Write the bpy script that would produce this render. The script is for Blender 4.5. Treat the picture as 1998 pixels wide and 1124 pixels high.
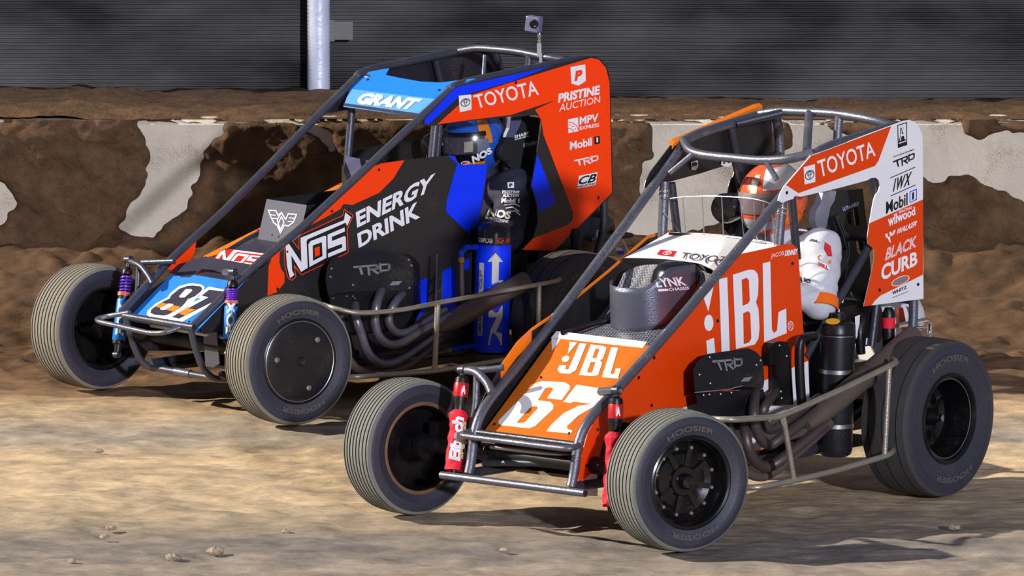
import bpy, bmesh, math, random
import numpy as np
from mathutils import Vector, Matrix
from mathutils.geometry import tessellate_polygon

random.seed(7)
for o in list(bpy.data.objects):
    bpy.data.objects.remove(o, do_unlink=True)
SC = bpy.context.scene
COL = SC.collection

# ------------------------------------------------------------------ camera
FPX, CX, CY = 16200.0, 999.0, 562.0          # focal length in pixels of the 1998 x 1124 frame
PITCH, CAMH = math.radians(7.5), 4.86
cam_data = bpy.data.cameras.new('camera')
cam_data.sensor_fit = 'HORIZONTAL'
cam_data.sensor_width = 36.0
cam_data.lens = FPX / 1998.0 * 36.0
cam_data.clip_start, cam_data.clip_end = 1.0, 400.0
cam = bpy.data.objects.new('camera', cam_data)
cam.location = (0, 0, CAMH)
cam.rotation_euler = (math.pi / 2 - PITCH, 0, 0)
COL.objects.link(cam)
SC.camera = cam

# ------------------------------------------------------------------ world, lights, exposure
SC.view_settings.view_transform = 'Standard'
SC.view_settings.look = 'None'
SC.view_settings.gamma = 1.0
SC.view_settings.use_curve_mapping = False
SC.view_settings.exposure = 0.35
world = bpy.data.worlds.new('night_sky')
SC.world = world
world.use_nodes = True
bg = world.node_tree.nodes['Background']
bg.inputs[0].default_value = (0.42, 0.47, 0.66, 1)
bg.inputs[1].default_value = 0.23

def sun_lamp(name, travel, strength, color, angle):
    d = bpy.data.lights.new(name, 'SUN')
    d.energy = strength
    d.color = color
    d.angle = math.radians(angle)
    o = bpy.data.objects.new(name, d)
    o.rotation_euler = Vector(travel).to_track_quat('-Z', 'Y').to_euler()
    o.location = (0, 30, 12)
    COL.objects.link(o)
    return o
sun_lamp('floodlight_bank_main', (0.93, -0.04, -0.53), 5.3, (1.0, 0.92, 0.80), 0.8)
sun_lamp('floodlight_bank_second', (-0.28, 0.93, -0.215), 2.2, (0.82, 0.85, 1.0), 2.0)

# ------------------------------------------------------------------ pixel rays (a pixel is a direction; every distance comes from a surface)
FW = np.array([0, math.cos(PITCH), -math.sin(PITCH)])
UP = np.array([0, math.sin(PITCH), math.cos(PITCH)])
CAMP = np.array([0, 0, CAMH])
def ray(u, v):
    return FW + np.array([1., 0, 0]) * (u - CX) / FPX + UP * (CY - v) / FPX
def ground_at(u, v, z=0.0):
    r = ray(u, v)
    return CAMP + r * ((z - CAMH) / r[2])

class Frame:
    """a car's own frame: x forward, y to its left, z up, origin on the ground below the front axle"""
    def __init__(s, ox, oy, yaw):
        a = math.radians(yaw)
        s.o = np.array([ox, oy, 0.])
        s.l = np.array([math.cos(a), math.sin(a), 0])
        s.f = np.array([s.l[1], -s.l[0], 0])
        s.rot = a - math.pi / 2
        s.c0 = s.loc(CAMP)
    def loc(s, P):
        d = np.asarray(P, float) - s.o
        return np.array([d @ s.f, d @ s.l, d[2]])
    def hit(s, u, v, n, d):
        r = ray(u, v)
        r = np.array([r @ s.f, r @ s.l, r[2]])
        n = np.asarray(n, float)
        return s.c0 + r * ((d - n @ s.c0) / (n @ r))
    def Y(s, u, v, y): return s.hit(u, v, (0, 1, 0), y)
    def X(s, u, v, x): return s.hit(u, v, (1, 0, 0), x)
    def Z(s, u, v, z): return s.hit(u, v, (0, 0, 1), z)
    def plane(s, n, d):
        n = np.asarray(n, float); k = np.linalg.norm(n); n = n / k; d = d / k
        f = lambda u, v, off=0.0: s.hit(u, v, n, d + off)
        f.n = n
        return f
    def plane3(s, a, b, c):
        a, b, c = map(lambda q: np.asarray(q, float), (a, b, c))
        n = np.cross(b - a, c - a)
        if n @ (s.c0 - a) < 0: n = -n
        return s.plane(n, n @ a)

# ------------------------------------------------------------------ materials
MATS = {}
def lin(c):
    return tuple(((x / 255.0) / 12.92 if x / 255.0 <= 0.04045 else ((x / 255.0 + 0.055) / 1.055) ** 2.4) for x in c)
def M(name, rgb, rough=0.5, metal=0.0, var=0.10, scale=14.0, bump=0.0, bscale=120.0, dust=0.0, spec=0.5, coat=0.0, emit=0.0, dustc=(150, 128, 100)):
    if name in MATS: return MATS[name]
    m = bpy.data.materials.new(name); m.use_nodes = True
    nt = m.node_tree; N = nt.nodes; L = nt.links
    b = N['Principled BSDF']
    tc = N.new('ShaderNodeTexCoord')
    nz = N.new('ShaderNodeTexNoise'); nz.inputs['Scale'].default_value = scale; nz.inputs['Detail'].default_value = 5
    L.new(tc.outputs['Object'], nz.inputs['Vector'])
    c = lin(rgb)
    mx = N.new('ShaderNodeMix'); mx.data_type = 'RGBA'
    mx.inputs['A'].default_value = tuple(x * (1 - var) for x in c) + (1,)
    mx.inputs['B'].default_value = tuple(min(1, x * (1 + var)) for x in c) + (1,)
    L.new(nz.outputs['Fac'], mx.inputs['Factor'])
    out = mx.outputs['Result']
    if dust > 0:
        n2 = N.new('ShaderNodeTexNoise'); n2.inputs['Scale'].default_value = 190; n2.inputs['Detail'].default_value = 3
        L.new(tc.outputs['Object'], n2.inputs['Vector'])
        n3 = N.new('ShaderNodeTexNoise'); n3.inputs['Scale'].default_value = 7; n3.inputs['Detail'].default_value = 4
        L.new(tc.outputs['Object'], n3.inputs['Vector'])
        ad = N.new('ShaderNodeMath'); ad.operation = 'MULTIPLY'
        L.new(n2.outputs['Fac'], ad.inputs[0]); L.new(n3.outputs['Fac'], ad.inputs[1])
        r = N.new('ShaderNodeValToRGB')
        r.color_ramp.elements[0].position = 0.30; r.color_ramp.elements[0].color = (0, 0, 0, 1)
        r.color_ramp.elements[1].position = 0.42; r.color_ramp.elements[1].color = (dust, dust, dust, 1)
        L.new(ad.outputs[0], r.inputs['Fac'])
        m2 = N.new('ShaderNodeMix'); m2.data_type = 'RGBA'
        m2.inputs['B'].default_value = lin(dustc) + (1,)
        L.new(r.outputs['Color'], m2.inputs['Factor']); L.new(out, m2.inputs['A'])
        out = m2.outputs['Result']
    L.new(out, b.inputs['Base Color'])
    b.inputs['Roughness'].default_value = rough
    b.inputs['Metallic'].default_value = metal
    b.inputs['Specular IOR Level'].default_value = spec
    b.inputs['Coat Weight'].default_value = coat
    b.inputs['Coat Roughness'].default_value = 0.15
    if bump > 0:
        nb = N.new('ShaderNodeTexNoise'); nb.inputs['Scale'].default_value = bscale; nb.inputs['Detail'].default_value = 4
        L.new(tc.outputs['Object'], nb.inputs['Vector'])
        bp = N.new('ShaderNodeBump'); bp.inputs['Strength'].default_value = bump; bp.inputs['Distance'].default_value = 0.01
        L.new(nb.outputs['Fac'], bp.inputs['Height']); L.new(bp.outputs['Normal'], b.inputs['Normal'])
    MATS[name] = m
    return m

ORANGE = M('orange_wrap', (220, 62, 0), 0.42, var=0.03, spec=.3, dust=0.06)
ORANGE_B = M('red_orange_wrap', (252, 62, 0), 0.42, var=0.02, spec=.3)
ORANGE_LIT = M('floodlit_orange', (236, 120, 10), 0.40, var=0.03)  # orange wrap as the main floodlight yellows it, light put into the colour
WHITE = M('white_wrap', (226, 224, 226), 0.40, var=0.02, coat=0.1, dust=0.08)
WHITEP = M('white_print', (232, 230, 232), 0.45, var=0.02)
BLACKP = M('black_print', (16, 16, 18), 0.45, var=0.05)
BLACKW = M('black_wrap', (30, 29, 31), 0.42, var=0.08, coat=0.1, dust=0.08)
BLUE = M('royal_blue_wrap', (0, 50, 240), 0.42, var=0.02, spec=.3)
BLUE_LIT = M('floodlit_blue_wrap', (16, 118, 218), 0.38, var=0.06, coat=0.2, dust=0.08)  # royal blue wrap of the visor top, floodlight brightening put into the colour
BLUE_LIT_PALE = M('pale_floodlit_blue_wrap', (78, 148, 226), 0.40, var=0.04)  # visor front: the same royal blue, painted paler as if floodlit
GREYP = M('grey_print', (120, 120, 124), 0.4, var=0.04)
NAVYP = M('navy_print', (40, 38, 56), 0.42, var=0.06, dust=0.1)
REDP = M('red_print', (200, 30, 30), 0.45, var=0.04)
STEEL = M('grey_metallic_tube', (98, 100, 111), 0.34, metal=0.55, var=0.2, scale=40, bump=0.2, bscale=260, dust=0.5, dustc=(176, 172, 170))
STEELD = M('dark_grey_tube', (62, 64, 74), 0.36, metal=0.5, var=0.12, scale=30, bump=0.15, bscale=260, dust=0.30)
NERF = M('worn_nerf_tube', (160, 150, 136), 0.42, metal=0.55, var=0.25, scale=25, bump=0.2, dust=0.6)
CHROME = M('chrome', (220, 220, 222), 0.15, metal=1.0, var=0.05)
ALU = M('bare_aluminium', (170, 168, 166), 0.35, metal=0.9, var=0.12)
BLACKM = M('black_metal', (20, 20, 22), 0.38, metal=0.3, var=0.2, dust=0.10, bump=0.1)
BLACKG = M('gloss_black', (14, 14, 17), 0.22, var=0.1, coat=0.5)
BLACKF = M('matt_black', (18, 18, 19), 0.75, var=0.15)
HEADER = M('heat_stained_pipe', (92, 81, 79), 0.48, metal=0.65, var=0.35, scale=9, dust=0.35, dustc=(120, 96, 74))
HEADERD = M('dark_exhaust_pipe', (98, 84, 76), 0.55, metal=0.4, var=0.3, scale=9, dust=0.3, dustc=(110, 90, 70))
REDCLOTH = M('red_fabric', (226, 14, 44), 0.7, var=0.10, bump=0.5, bscale=60)
REDMETAL = M('red_anodised', (196, 40, 44), 0.35, metal=0.4, var=0.1)
GOLD = M('pale_gold_print', (214, 190, 140), 0.5, var=0.08)
PURPLE = M('purple_spring', (104, 52, 190), 0.35, metal=0.3, var=0.1)
BLUEAN = M('blue_anodised', (20, 70, 220), 0.3, metal=0.5, var=0.1)
BRASS = M('brass_fitting', (196, 140, 40), 0.3, metal=0.8, var=0.1)
SUITW = M('white_racing_suit', (190, 190, 196), 0.8, var=0.06, bump=0.3, bscale=45)
SUITN = M('navy_racing_suit', (34, 34, 54), 0.8, var=0.12, bump=0.3, bscale=45)
HELM_O = M('pearl_orange_shell', (226, 92, 50), 0.22, var=0.15, coat=0.6)
HELM_D = M('dark_blue_shell', (36, 84, 180), 0.22, var=0.15, coat=0.6)
VISOR = M('smoked_visor', (64, 56, 70), 0.25, var=0.1, coat=0.8)
VISORP = M('pale_smoked_visor', (120, 104, 112), 0.15, var=0.1, coat=0.8)
YELLOW = M('yellow_sticker', (214, 150, 20), 0.4, var=0.05)
RIMB = M('black_rim', (18, 17, 20), 0.28, metal=0.4, var=0.2, coat=0.3, dust=0.08)
RIMLIP = M('dusty_rim_edge', (112, 84, 58), 0.6, metal=0.2, var=0.3)
TREAD = M('dusty_tread_rubber', (112, 112, 105), 0.85, var=0.18, scale=9, bump=0.25, bscale=70)
TREADR = M('rear_tread_rubber', (58, 56, 54), 0.85, var=0.25, scale=9, bump=0.3, bscale=60)
GROOVE = M('tread_groove', (40, 40, 38), 0.9, var=0.15)
SIDEW = M('tyre_sidewall', (46, 46, 58), 0.55, var=0.18, scale=12, bump=0.1, dust=0.12)
TYREL = M('worn_tyre_lettering', (84, 80, 74), 0.7, var=0.4, scale=30)
HEADERB = M('blued_steel_pipe', (118, 113, 124), 0.38, metal=0.65, var=0.3, scale=9, dust=0.2, dustc=(120, 96, 74))
TREADB = M('beige_dusty_tread', (124, 118, 104), 0.85, var=0.18, scale=9, bump=0.25, bscale=70)
WIRE = M('steel_wire', (165, 165, 170), 0.35, metal=0.8, var=0.1)

def weave_mat():
    m = bpy.data.materials.new('carbon_weave'); m.use_nodes = True
    nt = m.node_tree; N = nt.nodes; L = nt.links; b = N['Principled BSDF']
    tc = N.new('ShaderNodeTexCoord')
    mp = N.new('ShaderNodeMapping'); mp.inputs['Rotation'].default_value = (0, 0, math.radians(35))
    L.new(tc.outputs['Object'], mp.inputs['Vector'])
    w = N.new('ShaderNodeTexWave'); w.inputs['Scale'].default_value = 34; w.inputs['Distortion'].default_value = 0.4
    w.bands_direction = 'X'
    L.new(mp.outputs['Vector'], w.inputs['Vector'])
    ck = N.new('ShaderNodeTexChecker'); ck.inputs['Scale'].default_value = 105
    L.new(mp.outputs['Vector'], ck.inputs['Vector'])
    ck.inputs['Color1'].default_value = (0.26, 0.27, 0.32, 1); ck.inputs['Color2'].default_value = (0.035, 0.036, 0.045, 1)
    mx = N.new('ShaderNodeMix'); mx.data_type = 'RGBA'; mx.blend_type = 'MULTIPLY'; mx.inputs['Factor'].default_value = 0.45
    L.new(ck.outputs['Color'], mx.inputs['A']); L.new(w.outputs['Color'], mx.inputs['B'])
    n2 = N.new('ShaderNodeTexNoise'); n2.inputs['Scale'].default_value = 60
    L.new(tc.outputs['Object'], n2.inputs['Vector'])
    r = N.new('ShaderNodeValToRGB'); r.color_ramp.elements[0].position = 0.66; r.color_ramp.elements[1].position = 0.74
    L.new(n2.outputs['Fac'], r.inputs['Fac'])
    m2 = N.new('ShaderNodeMix'); m2.data_type = 'RGBA'; m2.inputs['B'].default_value = (0.4, 0.38, 0.36, 1)
    L.new(r.outputs['Color'], m2.inputs['Factor']); L.new(mx.outputs['Result'], m2.inputs['A'])
    L.new(m2.outputs['Result'], b.inputs['Base Color'])
    b.inputs['Roughness'].default_value = 0.35; b.inputs['Coat Weight'].default_value = 0.3
    return m
CARBON = weave_mat()

# ------------------------------------------------------------------ mesh helpers
def V3(p): return np.asarray(p, float)
def link_mesh(name, verts, faces, mats, parent=None, fmat=None, smooth=False, recalc=True):
    me = bpy.data.meshes.new(name)
    me.from_pydata([tuple(map(float, v)) for v in verts], [], [tuple(int(i) for i in f) for f in faces])
    if not isinstance(mats, (list, tuple)): mats = [mats]
    for m in mats: me.materials.append(m)
    if fmat is not None: me.polygons.foreach_set('material_index', np.asarray(fmat, np.int32))
    if recalc:
        bm = bmesh.new(); bm.from_mesh(me)
        bmesh.ops.recalc_face_normals(bm, faces=bm.faces)
        bm.to_mesh(me); bm.free()
    if smooth: me.polygons.foreach_set('use_smooth', np.ones(len(me.polygons), bool))
    me.update()
    o = bpy.data.objects.new(name, me); COL.objects.link(o)
    if parent is not None: o.parent = parent
    return o
def empty(name, loc=(0, 0, 0), rz=0.0, parent=None):
    o = bpy.data.objects.new(name, None); COL.objects.link(o)
    o.location = loc; o.rotation_euler = (0, 0, rz); o.empty_display_size = 0.2
    if parent is not None: o.parent = parent
    return o
def tag(o, label=None, cat=None, group=None, kind=None):
    if label: o['label'] = label
    if cat: o['category'] = cat
    if group: o['group'] = group
    if kind: o['kind'] = kind
    return o
def fillet(pts, r=0.05, n=5):
    pts = [V3(p) for p in pts]
    if len(pts) < 3 or r <= 0: return pts
    out = [pts[0]]
    for a, b, c in zip(pts[:-2], pts[1:-1], pts[2:]):
        la, lc = np.linalg.norm(a - b), np.linalg.norm(c - b)
        k = min(r, la * 0.48, lc * 0.48)
        p, q = b + (a - b) / la * k, b + (c - b) / lc * k
        for i in range(n + 1):
            t = i / n
            out.append((1 - t) ** 2 * p + 2 * t * (1 - t) * b + t * t * q)
    out.append(pts[-1])
    return out
def spline(pts, n=6):
    P = [V3(p) for p in pts]
    P = [2 * P[0] - P[1]] + P + [2 * P[-1] - P[-2]]
    out = []
    for i in range(1, len(P) - 2):
        for k in range(n):
            t = k / n
            a, b, c, d = P[i - 1], P[i], P[i + 1], P[i + 2]
            out.append(0.5 * (2 * b + (c - a) * t + (2 * a - 5 * b + 4 * c - d) * t * t + (3 * b - a - 3 * c + d) * t ** 3))
    out.append(P[-2])
    return out
def sweep(path, rad, sides=12, closed=False):
    """verts, faces of a round bar along a path; rad a number or one radius per point"""
    P = [V3(p) for p in path]
    n = len(P)
    R = [rad] * n if np.isscalar(rad) else list(rad)
    T = []
    for i in range(n):
        a = P[(i - 1) % n] if (closed or i > 0) else P[i]
        b = P[(i + 1) % n] if (closed or i < n - 1) else P[i]
        d = b - a; T.append(d / (np.linalg.norm(d) + 1e-12))
    u = np.cross(T[0], [0.13, 0.21, 1.0])
    if np.linalg.norm(u) < 1e-3: u = np.cross(T[0], [1, 0, 0])
    u /= np.linalg.norm(u)
    vs, fs = [], []
    for i in range(n):
        u = u - T[i] * (u @ T[i]); u /= np.linalg.norm(u)
        w = np.cross(T[i], u)
        for k in range(sides):
            a = 2 * math.pi * k / sides
            vs.append(P[i] + R[i] * (math.cos(a) * u + math.sin(a) * w))
    for i in range(n if closed else n - 1):
        j = (i + 1) % n
        for k in range(sides):
            k2 = (k + 1) % sides
            fs.append((i * sides + k, i * sides + k2, j * sides + k2, j * sides + k))
    if not closed:
        fs.append(tuple(range(sides))[::-1]); fs.append(tuple((n - 1) * sides + k for k in range(sides)))
    return vs, fs
class MB:
    """collects shapes that are ONE part"""
    def __init__(s): s.v, s.f, s.m = [], [], []
    def add(s, vf, mi=0):
        k = len(s.v); s.v += list(vf[0]); s.f += [tuple(i + k for i in f) for f in vf[1]]; s.m += [mi] * len(vf[1]); return s
    def tube(s, pts, r, fr=0.05, sides=12, mi=0): return s.add(sweep(fillet(pts, fr), r, sides), mi)
    def curve(s, pts, r, sides=12, mi=0, n=6): return s.add(sweep(spline(pts, n), r, sides), mi)
    def box(s, c, size, mi=0, rot=None):
        c = V3(c); h = V3(size) / 2
        q = [V3((x, y, z)) * h for x in (-1, 1) for y in (-1, 1) for z in (-1, 1)]
        if rot is not None: q = [np.array(rot @ Vector(p)) for p in q]
        return s.add(([c + p for p in q], [(0, 1, 3, 2), (4, 6, 7, 5), (0, 4, 5, 1), (2, 3, 7, 6), (0, 2, 6, 4), (1, 5, 7, 3)]), mi)
    def lathe(s, c, ax, prof, n=24, mi=0, caps=True):
        """prof: (distance along the axis, radius)"""
        c, ax = V3(c), V3(ax); ax = ax / np.linalg.norm(ax)
        u = np.cross(ax, [0.3, 0.2, 1.0] if abs(ax[2]) < 0.9 else [1, 0, 0]); u /= np.linalg.norm(u); w = np.cross(ax, u)
        vs, fs = [], []
        for d, r in prof:
            for k in range(n):
                a = 2 * math.pi * k / n
                vs.append(c + ax * d + r * (math.cos(a) * u + math.sin(a) * w))
        for i in range(len(prof) - 1):
            for k in range(n):
                k2 = (k + 1) % n
                fs.append((i * n + k, i * n + k2, (i + 1) * n + k2, (i + 1) * n + k))
        if caps:
            fs.append(tuple(range(n))); fs.append(tuple((len(prof) - 1) * n + k for k in range(n)))
        return s.add((vs, fs), mi)
    def plate(s, loops, nrm, th, mi=0):
        L = [[Vector(tuple(map(float, p))) for p in lp] for lp in loops]
        tris = tessellate_polygon(L)
        flat = [V3(p) for lp in loops for p in lp]; n = len(flat)
        nrm = V3(nrm) / np.linalg.norm(nrm)
        vs = flat + [p - nrm * th for p in flat]
        fs = [tuple(t) for t in tris] + [tuple(i + n for i in reversed(t)) for t in tris]
        k = 0
        for lp in loops:
            m = len(lp)
            for i in range(m):
                j = (i + 1) % m
                fs.append((k + i, k + j, n + k + j, n + k + i))
            k += m
        return s.add((vs, fs), mi)
    def build(s, name, mat, parent=None, smooth=False, recalc=True):
        o = link_mesh(name, s.v, s.f, mat, parent, s.m, smooth, recalc)
        if smooth == 'auto' or smooth is True:
            try: o.data.set_sharp_from_angle(angle=math.radians(38))
            except Exception: pass
        return o
def tube(name, pts, r, mat, parent, fr=0.05, sides=12, curve=False):
    b = MB()
    (b.curve(pts, r, sides) if curve else b.tube(pts, r, fr, sides))
    return b.build(name, mat, parent, smooth=True)
def plate(name, loops, nrm, th, mat, parent):
    return MB().plate(loops, nrm, th).build(name, mat, parent)
def mir(p): p = V3(p); return p * np.array([1, -1, 1])

# ------------------------------------------------------------------ flat print: shapes and lettering laid on a surface
def px_loop(surf, loop, off): return [surf(u, v, off) for u, v in loop]
def decal(name, loops, surf, mat, parent, off=0.0012):
    if name in ('white_stripe', 'orange_field', 'sticker', 'sticker_print', 'number_counter', 'number_band') and len(loops) > 1:
        return [decal(name, [lp], surf, mat, parent, off) for lp in loops][0]
    """loops of pixels (each loop one filled shape, or (outer, hole, ...) ) put on a surface"""
    vs, fs = [], []
    for lp in loops:
        rings = lp if isinstance(lp, tuple) else (lp,)
        L3 = [[surf(u, v, off) for u, v in r] for r in rings]
        tr = tessellate_polygon([[Vector((float(u), float(-v), 0)) for u, v in r] for r in rings])
        k = len(vs); vs += [p for r in L3 for p in r]; fs += [tuple(i + k for i in t) for t in tr]
    return link_mesh(name, vs, fs, mat, parent, recalc=False)
def quadmap(q):
    (tlx, tly), (trx, tr_y), (brx, bry), (blx, bly) = q
    def f(s, t):
        return ((blx * (1 - s) + brx * s) * (1 - t) + (tlx * (1 - s) + trx * s) * t,
                (bly * (1 - s) + bry * s) * (1 - t) + (tly * (1 - s) + tr_y * s) * t)
    return f
_tc = {}
def text_mesh(s, bold=0.0, shear=0.0, space=1.0):
    k = (s, bold, shear, space)
    if k not in _tc:
        cu = bpy.data.curves.new('t', 'FONT'); cu.body = s; cu.offset = bold; cu.shear = shear; cu.space_character = space
        cu.resolution_u = 3
        o = bpy.data.objects.new('t', cu); COL.objects.link(o)
        dg = bpy.context.evaluated_depsgraph_get(); dg.update()
        me = o.evaluated_get(dg).to_mesh()
        v = np.array([x.co[:2] for x in me.vertices]); f = [tuple(p.vertices) for p in me.polygons]
        o.evaluated_get(dg).to_mesh_clear()
        bpy.data.objects.remove(o); bpy.data.curves.remove(cu)
        lo, hi = v.min(0), v.max(0)
        _tc[k] = ((v - lo) / (hi - lo), f)
    return _tc[k]
def text(name, s, quad, surf, mat, parent, bold=0.02, shear=0.0, off=0.0016, space=1.0):
    v, f = text_mesh(s, bold, shear, space); q = quadmap(quad)
    return link_mesh(name, [surf(*q(a, b), off) for a, b in v], f, mat, parent, recalc=False)
def stroke(pts, w, closed=False):
    """quads of a thick line, in any flat units"""
    out = []; n = len(pts)
    for i in range(n if closed else n - 1):
        a, b = np.array(pts[i], float), np.array(pts[(i + 1) % n], float)
        d = (b - a) / (np.linalg.norm(b - a) + 1e-9); e = d * w / 2; p = np.array([-d[1], d[0]]) * w / 2
        out.append([tuple(a - e - p), tuple(b + e - p), tuple(b + e + p), tuple(a - e + p)])
    return out
def ell(cx, cy, rx, ry, n=20, rot=0.0):
    c, s = math.cos(rot), math.sin(rot)
    return [(cx + rx * math.cos(a) * c - ry * math.sin(a) * s, cy + rx * math.cos(a) * s + ry * math.sin(a) * c) for a in [2 * math.pi * k / n for k in range(n)]]
def glyphs(name, loops, quad, surf, mat, parent, off=0.0016):
    q = quadmap(quad)
    conv = lambda r: [q(a, b) for a, b in r]
    return decal(name, [tuple(conv(r) for r in lp) if isinstance(lp, tuple) else conv(lp) for lp in loops], surf, mat, parent, off)
TRD = [[(x / 3.0, y) for x, y in lp] for lp in
       stroke([(0.05, .88), (.92, .88)], .20) + stroke([(.50, .80), (.56, .16)], .22)
       + stroke([(1.12, .88), (1.86, .88), (1.95, .76), (1.92, .56), (1.80, .48), (1.42, .48)], .18) + stroke([(1.18, .80), (1.18, 0.02)], .19) + stroke([(1.55, .42), (1.92, .06)], .20)
       + stroke([(2.18, .88), (2.80, .88), (2.93, .76), (2.93, .42), (2.80, .28), (2.18, .28)], .18) + stroke([(2.18, .95), (2.18, .20)], .19)]
JBL = [[(.17, 1), (.29, 1), (.29, .14), (.22, 0), (.06, 0), (0, .1), (0, .24), (.11, .26), (.12, .13), (.17, .13)],
       ([(.37, 1), (.60, 1), (.66, .95), (.66, .60), (.62, .53), (.67, .46), (.67, .06), (.60, 0), (.37, 0)],
        [(.48, .9), (.54, .9), (.55, .86), (.55, .62), (.54, .58), (.48, .58)], [(.48, .46), (.55, .46), (.56, .42), (.56, .13), (.55, .1), (.48, .1)]),
       [(.74, 1), (.86, 1), (.86, .15), (.89, .12), (.92, .16), (.92, .32), (1, .34), (1, 0), (.74, 0)],
       [(-.01, 1), (.12, 1), (.05, .62)], ell(.05, .46, .06, .10)]
EMBLEM = [tuple([ell(.5, .5, .44, .40, 28), ell(.5, .5, .37, .33, 28)]), tuple([ell(.5, .64, .27, .16, 24), ell(.5, .64, .21, .11, 24)]),
          tuple([ell(.5, .52, .12, .33, 24), ell(.5, .52, .07, .27, 24)])]

# ================================================================== THE PLACE
def vnoise(x, y, seed=0):
    x = np.asarray(x, float); y = np.asarray(y, float)
    xi = np.floor(x).astype(np.int64); yi = np.floor(y).astype(np.int64)
    fx = x - xi; fy = y - yi
    fx = fx * fx * (3 - 2 * fx); fy = fy * fy * (3 - 2 * fy)
    def h(a, b):
        n = (a * 374761393 + b * 668265263 + seed * 69069) & 0xFFFFFFFF
        n = ((n ^ (n >> 13)) * 1274126177) & 0xFFFFFFFF
        return ((n ^ (n >> 16)) & 0xFFFF) / 65535.0
    return (h(xi, yi) * (1 - fx) + h(xi + 1, yi) * fx) * (1 - fy) + (h(xi, yi + 1) * (1 - fx) + h(xi + 1, yi + 1) * fx) * fy
def fbm(x, y, oct=4, seed=0):
    s = 0; a = 0.5; t = 0
    for k in range(oct):
        s = s + a * vnoise(x * 2 ** k, y * 2 ** k, seed + k * 17); t += a; a *= 0.5
    return s / t
def grid_object(name, X, Y, Z, mat, parent=None, keep=None, smooth=True):
    ny, nx = X.shape
    idx = np.arange(nx * ny).reshape(ny, nx)
    q = np.stack([idx[:-1, :-1], idx[:-1, 1:], idx[1:, 1:], idx[1:, :-1]], -1).reshape(-1, 4)
    if keep is not None: q = q[keep.reshape(-1)]
    me = bpy.data.meshes.new(name)
    me.vertices.add(nx * ny); me.vertices.foreach_set('co', np.stack([X, Y, Z], -1).reshape(-1).astype(np.float32))
    me.loops.add(q.size); me.loops.foreach_set('vertex_index', q.reshape(-1).astype(np.int32))
    me.polygons.add(len(q)); me.polygons.foreach_set('loop_start', np.arange(0, q.size, 4, dtype=np.int32))
    me.polygons.foreach_set('use_smooth', np.full(len(q), smooth))
    me.update(calc_edges=True); me.validate()
    me.materials.append(mat)
    o = bpy.data.objects.new(name, me); COL.objects.link(o)
    if parent is not None: o.parent = parent
    return o

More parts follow.
